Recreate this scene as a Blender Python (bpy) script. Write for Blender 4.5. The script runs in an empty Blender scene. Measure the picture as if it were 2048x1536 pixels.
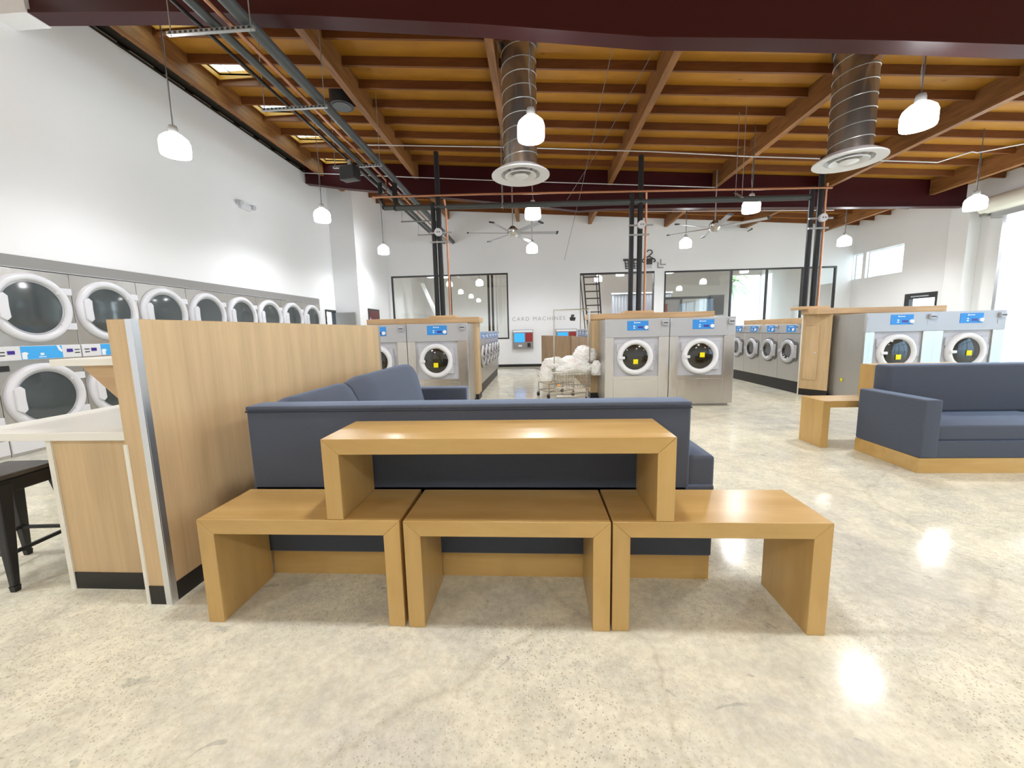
import bpy, bmesh, math, random
from mathutils import Vector, Matrix
from math import radians as R, sin, cos, pi
random.seed(7)
sc = bpy.context.scene
COL = sc.collection

# ------------------------------------------------------------------ camera, world, exposure
CP, CY, CR = R(7.6), R(3.5), R(-1.3)
fw = Vector((-sin(CY)*cos(CP), cos(CY)*cos(CP), -sin(CP)))
rt0 = Vector((cos(CY), sin(CY), 0)); up0 = rt0.cross(fw)
rt = rt0*cos(CR) + up0*sin(CR); up = -rt0*sin(CR) + up0*cos(CR)
cam = bpy.data.objects.new('camera', bpy.data.cameras.new('camera'))
m = Matrix((rt, up, -fw)).transposed().to_4x4(); m.translation = (0, 0, 1.42)
cam.matrix_world = m
cam.data.sensor_width = 36; cam.data.lens = 36*800/2048
cam.data.clip_start = .05; cam.data.clip_end = 200
COL.objects.link(cam); sc.camera = cam

w = bpy.data.worlds.new('sky'); sc.world = w; w.use_nodes = True
bg = w.node_tree.nodes['Background']
bg.inputs[0].default_value = (.80, .93, 1, 1); bg.inputs[1].default_value = 4.8
sc.view_settings.view_transform = 'Standard'; sc.view_settings.look = 'None'
sc.view_settings.exposure = 0.55; sc.view_settings.gamma = 1; sc.view_settings.use_curve_mapping = False
sc.cycles.use_denoising = True
sc.cycles.max_bounces = 8; sc.cycles.diffuse_bounces = 5; sc.cycles.transparent_max_bounces = 12
sc.cycles.sample_clamp_indirect = 6
LAMP_W = 58.0        # watts of each pendant lamp
SHADE_E = 17.0

# ------------------------------------------------------------------ materials
def mat(name, col, rough=.5, metal=0., spec=.5, emit=None, es=0., coat=0., alpha=1., trans=0., ior=1.45):
    m = bpy.data.materials.new(name); m.use_nodes = True
    b = m.node_tree.nodes['Principled BSDF']
    b.inputs['Base Color'].default_value = (*col, 1); b.inputs['Roughness'].default_value = rough
    b.inputs['Metallic'].default_value = metal; b.inputs['Specular IOR Level'].default_value = spec
    b.inputs['Coat Weight'].default_value = coat; b.inputs['Coat Roughness'].default_value = .15
    b.inputs['Alpha'].default_value = alpha; b.inputs['Transmission Weight'].default_value = trans
    b.inputs['IOR'].default_value = ior
    if emit:
        b.inputs['Emission Color'].default_value = (*emit, 1); b.inputs['Emission Strength'].default_value = es
    return m
def nodes(m): return m.node_tree.nodes, m.node_tree.links, m.node_tree.nodes['Principled BSDF']
def tex(N, L, kind, scale, detail=4, sc3=(1,1,1), rough=.55, dist=0., rot=(0,0,0)):
    tc = N.new('ShaderNodeTexCoord'); mp = N.new('ShaderNodeMapping'); mp.inputs['Scale'].default_value = sc3
    mp.inputs['Rotation'].default_value = rot
    L.new(tc.outputs['Object'], mp.inputs[0])
    t = N.new('ShaderNodeTex'+kind); t.inputs['Scale'].default_value = scale
    if kind == 'Noise':
        t.inputs['Detail'].default_value = detail; t.inputs['Roughness'].default_value = rough; t.inputs['Distortion'].default_value = dist
    L.new(mp.outputs[0], t.inputs['Vector']); return t
def ramp(N, L, src, stops):
    r = N.new('ShaderNodeValToRGB'); e = r.color_ramp.elements
    while len(e) < len(stops): e.new(.5)
    for k, (p, c) in enumerate(stops):
        e[k].position = p; e[k].color = (*c, 1) if len(c) == 3 else c
    L.new(src, r.inputs[0]); return r
def mix(N, L, a, b, f, mode='MIX', fac=.5):
    x = N.new('ShaderNodeMix'); x.data_type = 'RGBA'; x.blend_type = mode; x.inputs[0].default_value = fac
    if f is not None: L.new(f, x.inputs[0])
    for k, s in ((6, a), (7, b)):
        if isinstance(s, tuple): x.inputs[k].default_value = (*s, 1)
        else: L.new(s, x.inputs[k])
    return x.outputs[2]
def bump(N, L, b, src, st, dist=.01):
    n = N.new('ShaderNodeBump'); n.inputs['Strength'].default_value = st; n.inputs['Distance'].default_value = dist
    L.new(src, n.inputs['Height']); L.new(n.outputs[0], b.inputs['Normal'])
def wood(name, c1, c2, sc3, rough=.4, scale=3., coat=0., bmp=.05, knots=False):
    m = mat(name, c1, rough, coat=coat); N, L, b = nodes(m)
    t = tex(N, L, 'Noise', scale, 8, sc3, .6, .3); r = ramp(N, L, t.outputs[0], [(.32, c2), (.66, c1)])
    t2 = tex(N, L, 'Noise', scale*.35, 3, tuple(.4+.25*v for v in sc3)); r2 = ramp(N, L, t2.outputs[0], [(.35, (.86,.86,.86)), (.65, (1.06,1.06,1.06))])
    o = mix(N, L, r.outputs[0], r2.outputs[0], None, 'MULTIPLY', 1)
    if knots:
        v = tex(N, L, 'Voronoi', 1.7, sc3=(1, 2.2, 1)); rk = ramp(N, L, v.outputs['Distance'], [(.03, (.45,.3,.2)), (.10, (1,1,1))])
        o = mix(N, L, o, rk.outputs[0], None, 'MULTIPLY', .8)
    L.new(o, b.inputs['Base Color']); bump(N, L, b, t.outputs[0], bmp, .003); return m

def wallmat(name, col):
    m = mat(name, col, .75, spec=.3); N, L, b = nodes(m)
    t = tex(N, L, 'Noise', 60, 3); bump(N, L, b, t.outputs[0], .06, .002)
    t2 = tex(N, L, 'Noise', .5, 2); r = ramp(N, L, t2.outputs[0], [(.3, tuple(c*.97 for c in col)), (.7, col)])
    L.new(r.outputs[0], b.inputs['Base Color']); return m
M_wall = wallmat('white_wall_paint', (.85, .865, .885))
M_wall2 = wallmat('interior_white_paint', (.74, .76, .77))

def concrete():
    m = mat('polished_concrete', (.6,.53,.42), .22, spec=.14); N, L, b = nodes(m)
    t1 = tex(N, L, 'Noise', .6, 7, rough=.66, dist=.3); r1 = ramp(N, L, t1.outputs[0], [(.34, (.61,.615,.56)), (.5, (.74,.73,.61)), (.66, (.80,.78,.63))])
    t2 = tex(N, L, 'Noise', 4.2, 9, rough=.74, dist=.1); r2 = ramp(N, L, t2.outputs[0], [(.36, (.80,.81,.82)), (.6, (1.06,1.05,1.03))])
    o = mix(N, L, r1.outputs[0], r2.outputs[0], None, 'MULTIPLY', .9)
    # worn patches showing the aggregate
    t3 = tex(N, L, 'Noise', 1.1, 4, rough=.5); r3 = ramp(N, L, t3.outputs[0], [(.40, (.18,.18,.18)), (.56, (1,1,1))])
    v = tex(N, L, 'Voronoi', 75); rv = ramp(N, L, v.outputs['Distance'], [(.10, (.42,.37,.30)), (.30, (1,1,1))])
    t5 = tex(N, L, 'Noise', 38, 4); rr = ramp(N, L, t5.outputs[0], [(.55, (1,1,1)), (.72, (.66,.62,.56))])
    sp = mix(N, L, rv.outputs[0], rr.outputs[0], None, 'MULTIPLY', .8)
    sp2 = mix(N, L, (1.0,1.0,1.0), sp, r3.outputs[0]); o = mix(N, L, o, sp2, None, 'MULTIPLY', .8)
    tg = tex(N, L, 'Noise', 26, 5, rough=.7); rgm = ramp(N, L, tg.outputs[0], [(.38, (.88,.86,.82)), (.62, (1.05,1.05,1.04))])
    o = mix(N, L, o, rgm.outputs[0], None, 'MULTIPLY', .8)
    # grey patches and chips
    tc_ = tex(N, L, 'Noise', 5.5, 3, sc3=(1, 1.8, 1), rough=.5, dist=.6, rot=(0,0,.7)); rch = ramp(N, L, tc_.outputs[0], [(.69, (1,1,1)), (.72, (.72,.74,.76))])
    o = mix(N, L, o, rch.outputs[0], None, 'MULTIPLY', .9)
    # hairline cracks
    v2 = tex(N, L, 'Voronoi', .38, sc3=(1,1,1)); v2.feature = 'DISTANCE_TO_EDGE'
    tw = tex(N, L, 'Noise', 2.5, 5); va = N.new('ShaderNodeVectorMath'); va.operation = 'MULTIPLY_ADD'
    L.new(tw.outputs['Color'], va.inputs[0]); va.inputs[1].default_value = (.25,.25,0)
    src = v2.inputs['Vector'].links[0].from_socket; L.new(src, va.inputs[2]); L.new(va.outputs[0], v2.inputs['Vector'])
    rc = ramp(N, L, v2.outputs['Distance'], [(.0, (.78,.76,.72)), (.009, (1,1,1))])
    o = mix(N, L, o, rc.outputs[0], None, 'MULTIPLY', .6)
    L.new(o, b.inputs['Base Color'])
    rg = ramp(N, L, t2.outputs[0], [(.3, (.08,.08,.08)), (.7, (.15,.15,.15))]); L.new(rg.outputs[0], b.inputs['Roughness'])
    bump(N, L, b, t5.outputs[0], .012, .001); return m
M_floor = concrete()
M_oak_v = wood('oak_veneer_vertical', (.62,.455,.26), (.57,.405,.22), (14, 14, .3), .42, 5)
M_oak_h = wood('oak_cap', (.62,.43,.24), (.52,.33,.16), (.4, 6, 6), .4, 4)
M_maple = wood('maple_bench', (.60,.395,.145), (.51,.315,.10), (.6, 4, 4), .27, 2.2, coat=.15, bmp=.02)
M_brown = wood('walnut_laminate', (.36,.24,.13), (.27,.17,.085), (2, 2, .5), .5, 3)
M_deck = wood('plywood_deck', (.40,.18,.012), (.31,.13,.007), (.6, 1.6, 1), .6, 2.0, knots=True)
M_joist = wood('fir_joist', (.19,.065,.014), (.13,.04,.008), (.7, 6, 6), .6, 3)
M_girder = wood('fir_girder', (.30,.13,.035), (.16,.065,.016), (5, .5, 5), .6, 3, bmp=.15)
M_maroon = mat('maroon_steel_paint', (.040,.004,.006), .42, spec=.35)
M_dark = mat('dark_steel', (.028,.028,.03), .5)
M_blackplastic = mat('black_plastic', (.02,.02,.022), .4)
M_kick = mat('black_rubber_base', (.016,.015,.014), .45)
def fabric(name, col):
    m = mat(name, col, .85, spec=.25); N, L, b = nodes(m)
    b.inputs['Sheen Weight'].default_value = .5; b.inputs['Sheen Roughness'].default_value = .4; b.inputs['Sheen Tint'].default_value = (.55,.7,1,1)
    t = tex(N, L, 'Noise', 420, 2); r = ramp(N, L, t.outputs[0], [(.35, tuple(c*.78 for c in col)), (.65, tuple(c*1.2 for c in col))])
    L.new(r.outputs[0], b.inputs['Base Color']); bump(N, L, b, t.outputs[0], .25, .002); return m
M_fab = fabric('slate_blue_fabric', (.075,.087,.114))
M_fabdk = mat('fabric_seam', (.03,.035,.05), .9)
def steel(name, col, rough, sc3, metal=.85):
    m = mat(name, col, rough, metal); N, L, b = nodes(m)
    t = tex(N, L, 'Noise', 6, 3, sc3); bump(N, L, b, t.outputs[0], .04, .002)
    t2 = tex(N, L, 'Noise', 1.5, 2, (2,2,.6)); bm = N.new('ShaderNodeBump'); bm.inputs['Strength'].default_value = .35; bm.inputs['Distance'].default_value = .03
    L.new(t2.outputs[0], bm.inputs['Height']); L.new(b.inputs['Normal'].links[0].from_socket, bm.inputs['Normal']); L.new(bm.outputs[0], b.inputs['Normal']); return m
M_steel = steel('brushed_stainless', (.60,.58,.55), .24, (1, 1, 40))
M_steel2 = steel('satin_stainless_panel', (.50,.49,.47), .34, (1, 1, 30), .7)
M_galv = mat('galvanised_steel', (.42,.43,.43), .38, .6)
M_alu = mat('brushed_aluminium', (.72,.75,.80), .25, .9)
M_chrome = mat('chrome_wire', (.62,.60,.56), .2, .9)
M_silver = mat('silver_plastic', (.46,.47,.50), .3, .2)
M_silverdk = mat('smoked_silver_plastic', (.14,.14,.15), .25, .3)
M_grey = mat('light_grey_plastic', (.50,.51,.55), .35)
M_grey2 = mat('control_panel_grey', (.46,.47,.49), .35, .25)
M_hdr = mat('warm_grey_header_panel', (.27,.265,.26), .5)
M_whitep = mat('white_plastic', (.74,.75,.80), .28)
M_whitem = mat('white_enamel', (.76,.77,.80), .35)
M_cream = mat('white_laminate_counter', (.80,.79,.72), .3)
M_creamtrim = mat('cream_edge_trim', (.78,.76,.68), .45)
M_glassdk = mat('smoked_door_glass', (.055,.068,.072), .06, 0, .9, coat=.5)
M_glassdk2 = mat('washer_door_glass', (.014,.013,.009), .05, 0, .8, coat=.4)
M_drum = mat('drum_steel', (.20,.19,.17), .3, .8)
M_blue = mat('blue_label', (.035,.27,.72), .35)
M_blue2 = mat('sky_blue_label', (.06,.42,.90), .35)
M_indigo = mat('indigo_display', (.06,.04,.30), .15)
M_white = mat('white_print', (.85,.88,.92), .5)
M_yellow = mat('yellow_sticker', (.85,.75,.0), .5)
M_red = mat('red_paint', (.30,.03,.03), .45)
M_copper = mat('copper_pipe', (.50,.25,.15), .35, .8)
M_ppvc = mat('grey_conduit_pipe', (.075,.085,.088), .45, .2)
M_pblack = mat('black_iron_pipe', (.022,.022,.024), .4, .3)
M_cond = mat('thin_white_conduit', (.55,.55,.56), .35, .5)
M_duct = steel('spiral_duct_steel', (.46,.43,.39), .25, (30, 30, 1), .9)
M_frame = mat('black_window_frame', (.035,.035,.037), .4)
M_cord = mat('lamp_cord', (.12,.12,.13), .6)
M_shade = mat('glowing_acrylic_shade', (.9,.9,.9), .4, emit=(.98,.985,1.0), es=SHADE_E)
M_screen = mat('lit_blue_screen', (.02,.1,.4), .2, emit=(.03,.30,.85), es=1.0)
M_bag = mat('white_plastic_bag', (.82,.82,.80), .38, trans=0, spec=.5)
M_bag.node_tree.nodes['Principled BSDF'].inputs['Subsurface Weight'].default_value = .1
M_corr = mat('corrugated_grey_panel', (.30,.32,.35), .45, .3)
M_ground = mat('exterior_paving', (.75,.75,.73), .8)
M_pink = mat('pink_sign', (.75,.42,.62), .6)
M_foliage = mat('green_foliage', (.10,.17,.05), .8)
M_stoolseat = wood('charcoal_stool_seat', (.10,.085,.07), (.06,.05,.045), (4, .6, 1), .4, 6)
M_slot = mat('pale_slot', (.62,.62,.58), .6)
M_gap = mat('dark_ledger', (.035,.028,.02), .8)
M_orange = mat('orange_sticker', (.85,.30,.05), .5)

def glassmat(name='clear_window_glass', tint=(.95,.97,.97,1)):
    m = bpy.data.materials.new(name); m.use_nodes = True; N, L = m.node_tree.nodes, m.node_tree.links
    N.clear(); o = N.new('ShaderNodeOutputMaterial'); t = N.new('ShaderNodeBsdfTransparent'); g = N.new('ShaderNodeBsdfGlossy')
    g.inputs['Roughness'].default_value = .02; t.inputs[0].default_value = tint
    lw = N.new('ShaderNodeLayerWeight'); lw.inputs[0].default_value = .5; pw = N.new('ShaderNodeMath'); pw.operation = 'POWER'; pw.inputs[1].default_value = 4
    f = N.new('ShaderNodeMath'); f.operation = 'MULTIPLY_ADD'; f.inputs[1].default_value = .7; f.inputs[2].default_value = .06; x = N.new('ShaderNodeMixShader')
    L.new(lw.outputs['Facing'], pw.inputs[0]); L.new(pw.outputs[0], f.inputs[0]); L.new(f.outputs[0], x.inputs[0]); L.new(t.outputs[0], x.inputs[1]); L.new(g.outputs[0], x.inputs[2]); L.new(x.outputs[0], o.inputs[0]); return m
M_glass = glassmat(); M_glasst = glassmat('light_dimming_shopfront_glass', (.62,.70,.78,1))  # shopfront tint added to weaken daylight from the out-of-view window
def skyglass():
    m = bpy.data.materials.new('skylight_acrylic'); m.use_nodes = True; N, L = m.node_tree.nodes, m.node_tree.links
    N.clear(); o = N.new('ShaderNodeOutputMaterial'); t = N.new('ShaderNodeBsdfTransparent'); g = N.new('ShaderNodeBsdfTranslucent')
    t.inputs[0].default_value = (.40,.50,.495,1); g.inputs[0].default_value = (.30,.33,.32,1)
    x = N.new('ShaderNodeAddShader'); L.new(t.outputs[0], x.inputs[0]); L.new(g.outputs[0], x.inputs[1]); L.new(x.outputs[0], o.inputs[0]); return m
M_skyl = skyglass()

# ------------------------------------------------------------------ mesh builder
class MB:
    def __init__(s): s.bm = bmesh.new()
    def quad(s, pts, faces):
        v = [s.bm.verts.new(p) for p in pts]
        for f in faces: s.bm.faces.new([v[i] for i in f])
        return s
    def hexa(s, p):   # 4 bottom (ccw) + 4 top
        return s.quad(p, [(3,2,1,0),(4,5,6,7),(0,1,5,4),(1,2,6,5),(2,3,7,6),(3,0,4,7)])
    def box(s, x0, x1, y0, y1, z0, z1):
        return s.hexa([(x0,y0,z0),(x1,y0,z0),(x1,y1,z0),(x0,y1,z0),(x0,y0,z1),(x1,y0,z1),(x1,y1,z1),(x0,y1,z1)])
    def prism(s, poly, axis, a, b):
        def P(u, v, t): return {'x': (t,u,v), 'y': (u,t,v), 'z': (u,v,t)}[axis]
        n = len(poly); A = [s.bm.verts.new(P(u,v,a)) for u,v in poly]; B = [s.bm.verts.new(P(u,v,b)) for u,v in poly]
        s.bm.faces.new(A[::-1]); s.bm.faces.new(B)
        for i in range(n): s.bm.faces.new((A[i],A[(i+1)%n],B[(i+1)%n],B[i]))
        return s
    def cyl(s, p0, p1, r, r2=None, seg=16):
        return s.tube([p0, p1], [r, r if r2 is None else r2], seg)
    def tube(s, pts, r, seg=8, closed=False):
        pts = [Vector(p) for p in pts]; n = len(pts); rs = r if isinstance(r, (list, tuple)) else [r]*n
        rings = []; ref = None
        for i, p in enumerate(pts):
            d = (pts[min(i+1,n-1)]-pts[max(i-1,0)]) if not closed else (pts[(i+1)%n]-pts[i-1])
            d.normalize()
            if ref is None:
                ref = Vector((0,0,1)) if abs(d.z) < .9 else Vector((1,0,0))
            a = d.cross(ref)
            if a.length < 1e-4: a = d.cross(Vector((0,1,0)))
            a.normalize(); b = a.cross(d).normalized(); ref = b
            rings.append([s.bm.verts.new(p + (a*cos(2*pi*k/seg)+b*sin(2*pi*k/seg))*rs[i]) for k in range(seg)])
        m = n if closed else n-1
        for i in range(m):
            A, B = rings[i], rings[(i+1)%n]
            for k in range(seg): s.bm.faces.new((A[k],A[(k+1)%seg],B[(k+1)%seg],B[k]))
        if not closed: s.bm.faces.new(rings[0][::-1]); s.bm.faces.new(rings[-1])
        return s
    def lathe(s, prof, c=(0,0,0), axis='z', seg=32, closed=False):
        c = Vector(c); rings = []
        for r, h in prof:
            ring = []
            for k in range(seg):
                a = 2*pi*k/seg; u, v = r*cos(a), r*sin(a)
                ring.append(s.bm.verts.new(c + Vector({'z': (u,v,h), 'y': (u,h,v), 'x': (h,u,v)}[axis])))
            rings.append(ring)
        m = len(prof)
        for i in range(m if closed else m-1):
            A, B = rings[i], rings[(i+1)%m]
            for k in range(seg): s.bm.faces.new((A[k],A[(k+1)%seg],B[(k+1)%seg],B[k]))
        if not closed:
            if prof[0][0] > 0: s.bm.faces.new(rings[0][::-1])
            if prof[-1][0] > 0: s.bm.faces.new(rings[-1])
        return s
    def rbox(s, x0, x1, y0, y1, z0, z1, r=.03, seg=3):
        t = MB(); t.box(x0,x1,y0,y1,z0,z1)
        bmesh.ops.bevel(t.bm, geom=t.bm.edges[:], offset=r, segments=seg, profile=.6, affect='EDGES')
        me = bpy.data.meshes.new('t'); t.bm.to_mesh(me); s.bm.from_mesh(me); bpy.data.meshes.remove(me); t.bm.free(); return s
    def build(s, name, m, parent=None, org=(0,0,0), bev=0., smooth=True):
        bmesh.ops.remove_doubles(s.bm, verts=s.bm.verts, dist=1e-6)
        bmesh.ops.recalc_face_normals(s.bm, faces=s.bm.faces)
        o = Vector(org)
        for v in s.bm.verts: v.co -= o
        me = bpy.data.meshes.new(name)
        for f in s.bm.faces: f.smooth = smooth
        s.bm.to_mesh(me); s.bm.free(); me.materials.append(m)
        if smooth: me.set_sharp_from_angle(angle=R(38))
        ob = bpy.data.objects.new(name, me); COL.objects.link(ob)
        if parent: ob.parent = parent
        else: ob.location = o
        if bev:
            b = ob.modifiers.new('bevel', 'BEVEL'); b.width = bev; b.segments = 2; b.limit_method = 'ANGLE'; b.angle_limit = R(40)
        return ob
def tag(o, label, cat=None, group=None, kind=None):
    o['label'] = label
    if cat: o['category'] = cat
    if group: o['group'] = group
    if kind: o['kind'] = kind
    return o
def thing(name, label, cat, loc=(0,0,0), rz=0., group=None):
    o = bpy.data.objects.new(name, None); COL.objects.link(o); o.location = loc; o.rotation_euler = (0,0,rz)
    o.empty_display_size = .1
    return tag(o, label, cat, group)
KIDS = {}
def copy_tree(o, parent=None):
    c = o.copy(); COL.objects.link(c)
    if parent: c.parent = parent
    for ch in [x for x in list(COL.objects) if x.parent == o]: copy_tree(ch, c)
    return c
def struct(ob, label): ob['kind'] = 'structure'; ob['label'] = label; return ob
def wpart(mb, name, m, root, bev=0.):   # part written in world coordinates under an unrotated root
    return mb.build(name, m, root, org=tuple(root.location), bev=bev)
def text_mesh(body, size, ext=.003):
    cu = bpy.data.curves.new('lettering', 'FONT'); cu.body = body; cu.size = size; cu.extrude = ext; cu.space_character = 1.35
    cu.align_x = 'LEFT'
    ob = bpy.data.objects.new('lettering', cu); COL.objects.link(ob)
    me = bpy.data.meshes.new_from_object(ob.evaluated_get(bpy.context.evaluated_depsgraph_get()))
    bpy.data.objects.remove(ob); bpy.data.curves.remove(cu); return me

# ------------------------------------------------------------------ room shell
XL, XR, YB, YJ, XL2, YF = -6.5, 11.6, 15.75, 12.92, -5.7, -5.0
def zdeck(x): return 5.84 - .072*x
struct(MB().box(-9.5, 12.6, -6, 26, -.12, 0).build('floor', M_floor), 'polished beige concrete floor with speckled aggregate')
def holes_wall(name, axis, t0, t1, a0, a1, z0, z1, holes, m, label):
    """wall slab perpendicular to axis between t0..t1, spanning a0..a1, with rectangular holes (a,b,zl,zh)"""
    mb = MB(); cuts = sorted({a0, a1, *[h[0] for h in holes], *[h[1] for h in holes]})
    for a, b in zip(cuts, cuts[1:]):
        hs = sorted([h for h in holes if h[0] <= a and h[1] >= b], key=lambda h: h[2]); z = z0
        for h in hs + [(0,0,z1,z1)]:
            if h[2] > z + 1e-6:
                if axis == 'x': mb.box(t0, t1, a, b, z, h[2])
                else: mb.box(a, b, t0, t1, z, h[2])
            z = h[3]
    return struct(mb.build(name, m, smooth=False), label)
DOOR = (12.22, 12.86, 0, 2.2); DY = 5.35-.938*2; NICHE = (DY-.01, DY+.938*9+.01, 0, 2.5)
holes_wall('wall_left', 'x', XL-.25, XL, YF, YJ, 0, 6.02, [DOOR, NICHE], M_wall, 'tall white left wall above the row of dryers')
j = MB().box(XL-.25, XL2, YJ, YJ+.25, 0, 6.3).box(XL2-.25, XL2, YJ+.25, YB, 0, 6.3)
struct(j.build('wall_left_return', M_wall), 'white wall jog and set-in rear part of the left wall')
WIN1 = (-5.6, -1.03, 1.1, 3.62); OPEN2 = (1.72, 4.50, 0, 3.52); WIN3 = (4.87, 11.05, 0.9, 3.50)
holes_wall('wall_back', 'y', YB, YB+.2, XL2-.25, XR+.25, 0, 6.3, [WIN1, OPEN2, WIN3], M_wall, 'white rear wall with glazed openings')
CL1 = (15.32, 15.74, 2.98, 3.86); CL2 = (13.72, 15.17, 2.97, 3.86); DR = (12.48, 13.5, 0, 2.27)
ROLL = (6.3, 10.93, 0.0, 3.98); FRT = (-2.5, 4.3, .0, 3.3)
holes_wall('wall_right', 'x', XR, XR+.25, YF, YB, 0, 5.3, [CL1, CL2, DR, ROLL, FRT], M_wall, 'white right wall with high windows and roll-up door opening')
holes_wall('wall_front', 'y', YF-.2, YF, XL-.25, XR+.25, 0, 6.5, [], M_wall, 'white wall behind the viewer')
struct(MB().box(XR-.3, XR, 11.55, 12.05, 0, 4.4).build('trim_1', M_wall, bev=.01), 'white pier on the right wall below the far steel beam')
struct(MB().box(XL2, 1.72, YB-.02, YB, 0, .1).box(4.5, XR, YB-.02, YB, 0, .1).build('baseboard_back', M_kick), 'black baseboard on the rear wall')
struct(MB().box(XL-.75, XL-.65, DY-.3, DY+.938*9+.3, 0, 2.7).box(XL-.65, XL-.25, DY-.3, DY+.938*9+.3, 2.5, 2.7).box(XL-.65, XL-.25, DY-.3, DY-.02, 0, 2.5).box(XL-.65, XL-.25, DY+.938*9+.02, DY+.938*9+.3, 0, 2.5).build('wall_left_light_seal', M_wall2), 'unseen box closing the dryer recess, added to keep outside light from leaking in')  # closes the recess behind the dryers, added so outside light cannot leak in
# ceiling: deck with skylight holes, joists, girders
SKY = [(6.06,6.55), (7.31,7.82), (8.60,9.10), (9.88,10.38), (11.16,11.64)]
GX = [-5.97, -3.25, -.60, 2.08, 4.86, 7.60, 10.4]
def slab(mb, x0, x1, y0, y1, lo=0., th=.03):
    za, zb = zdeck(x0)+lo, zdeck(x1)+lo
    mb.hexa([(x0,y0,za),(x1,y0,zb),(x1,y1,zb),(x0,y1,za),(x0,y0,za+th),(x1,y0,zb+th),(x1,y1,zb+th),(x0,y1,za+th)])
ceil = bpy.data.objects.new('ceiling', None); COL.objects.link(ceil); struct(ceil, 'exposed timber roof of plywood deck on fir joists'); ceil.location = (0,0,0)
mb = MB(); SX0, SX1 = -5.80, -5.16
slab(mb, XL-.3, SX0, YF-.2, YB+.2); slab(mb, SX1, XR+.3, YF-.2, YB+.2)
ys = [YF-.2] + [v for s_ in SKY for v in s_] + [YB+.2]
for a, b in zip(ys[0::2], ys[1::2]): slab(mb, SX0, SX1, a, b)
mb.build('roof_deck', M_deck, ceil, smooth=False)
bays = list(zip([XL]+GX, GX+[XR]))
def joist(mb, x0, x1, y):
    slab(mb, x0+.045, x1-.045, y-.022, y+.022, -.145, .144)
k = 0; far = MB()
for i in range(17):
    y = 5.33 + .64*i
    if y > YB-.1: continue
    if 11.5 < y < 11.9: continue
    for x0, x1 in bays:
        if y < 11.5 or (k < 98 and x1 < 3):
            mb = MB(); joist(mb, x0, x1, y); mb.build('joist', M_joist, ceil, smooth=False); k += 1
        else: joist(far, x0, x1, y)
fo = far.build('joist', M_joist, ceil, smooth=False); fo['kind'] = 'stuff'
for gx in GX:
    mb = MB(); z1 = zdeck(gx)
    for a, b in ((5.2, 11.66), (11.86, YB)):
        mb.box(gx-.06, gx+.06, a, b, z1-.40, z1-.005)
    mb.build('girder', M_girder, ceil, smooth=False)
# skylights
for n, (a, b) in enumerate(SKY):
    pos = ['nearest the viewer, half hidden by the maroon beam', 'second from the near beam', 'middle of the five', 'second from the far beam', 'farthest, right above the far maroon beam'][n]
    s_ = thing('skylight', 'square roof skylight by the left wall, ' + pos, 'skylight', ((SX0+SX1)/2, (a+b)/2, zdeck(SX0)-.02), group='roof skylights along the left wall')
    z0, z1 = zdeck(SX1)-.03, zdeck(SX0)+.07
    wpart(MB().box(SX0-.02, SX0, a-.02, b+.02, z0, z1).box(SX1, SX1+.02, a-.02, b+.02, z0, z1).box(SX0, SX1, a-.02, a, z0, z1).box(SX0, SX1, b, b+.02, z0, z1), 'curb', M_deck, s_)
    wpart(MB().quad([(SX0,a,z1-.02),(SX1,a,z1-.02),(SX1,b,z1-.02),(SX0,b,z1-.02)],[(0,1,2,3)]), 'pane', M_skyl, s_)
    wpart(MB().box(SX0+.2, SX0+.215, a, b, z1-.045, z1-.025), 'glazing_bar', M_galv, s_)
# dark ledger with pale slots along the left wall
lg = thing('wall_ledger', 'dark timber ledger with pale slots along the top of the left wall', 'ledger', (XL, 8.4, 6.0))
mb = MB().box(XL-.2, XL+.10, 4.5, 12.9, 6.16, 6.30).box(XL-.24, XL-.16, 4.5, 12.9, 6.0, 6.2)
wpart(mb, 'ledger_board', M_gap, lg)
mb = MB().box(XL-.02, XL+.012, 4.5, 12.9, 6.0, 6.035); wpart(mb, 'dark_edge_strip', M_gap, lg)
for i in range(11):
    y = 5.6 + i*.62
    wpart(MB().box(XL-.10, XL-.06, y, y+.42, 6.04, 6.11), 'slot', M_slot, lg)

# steel beams
def steel_beam(ya, yb, prof, top, label):
    """prof: bottom profile [(x,z)], I-beam: flange + web"""
    xs = [p[0] for p in prof]; zs = [p[1] for p in prof]; c = (xs[len(xs)//2], (ya+yb)/2, zs[len(xs)//2])
    r = thing('steel_beam', label, 'steel beam', c)
    fl = [(x, z) for x, z in prof] + [(x, z+.035) for x, z in prof[::-1]]
    wpart(MB().prism(fl, 'y', ya, yb), 'bottom_flange', M_maroon, r)
    ym = (ya+yb)/2
    wb = [(x, z+.035) for x, z in prof] + [(x, zdeck(x)-.01) for x, z in prof[::-1]]
    wpart(MB().prism(wb, 'y', ya+.03, yb-.03), 'web', M_maroon, r)
    return r
steel_beam(5.0, 5.22, [(-6.02,5.33),(-4.4,5.24),(-2.66,5.09),(-.6,4.87),(1.32,4.62),(2.6,4.53),(4.0,4.42),(5.3,4.30),(8.0,4.12),(11.6,3.95)], 0, 'near maroon steel roof beam crossing the top of the picture')
steel_beam(11.66, 11.86, [(-6.46,5.70),(-5.22,5.51),(-2.4,5.15),(.3,4.80),(1.25,4.655),(2.0,4.68),(5.65,4.57),(8.5,4.47),(11.3,4.38)], 0, 'far maroon steel roof beam above the washer islands')
bk = thing('wall_corbel', 'white corbel carrying the near maroon beam on the left wall', 'corbel', (-6.25, 5.1, 5.3))
wpart(MB().box(XL, -6.02, 4.98, 5.24, 5.32, 6.2), 'corbel_block', M_wall, bk)

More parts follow.
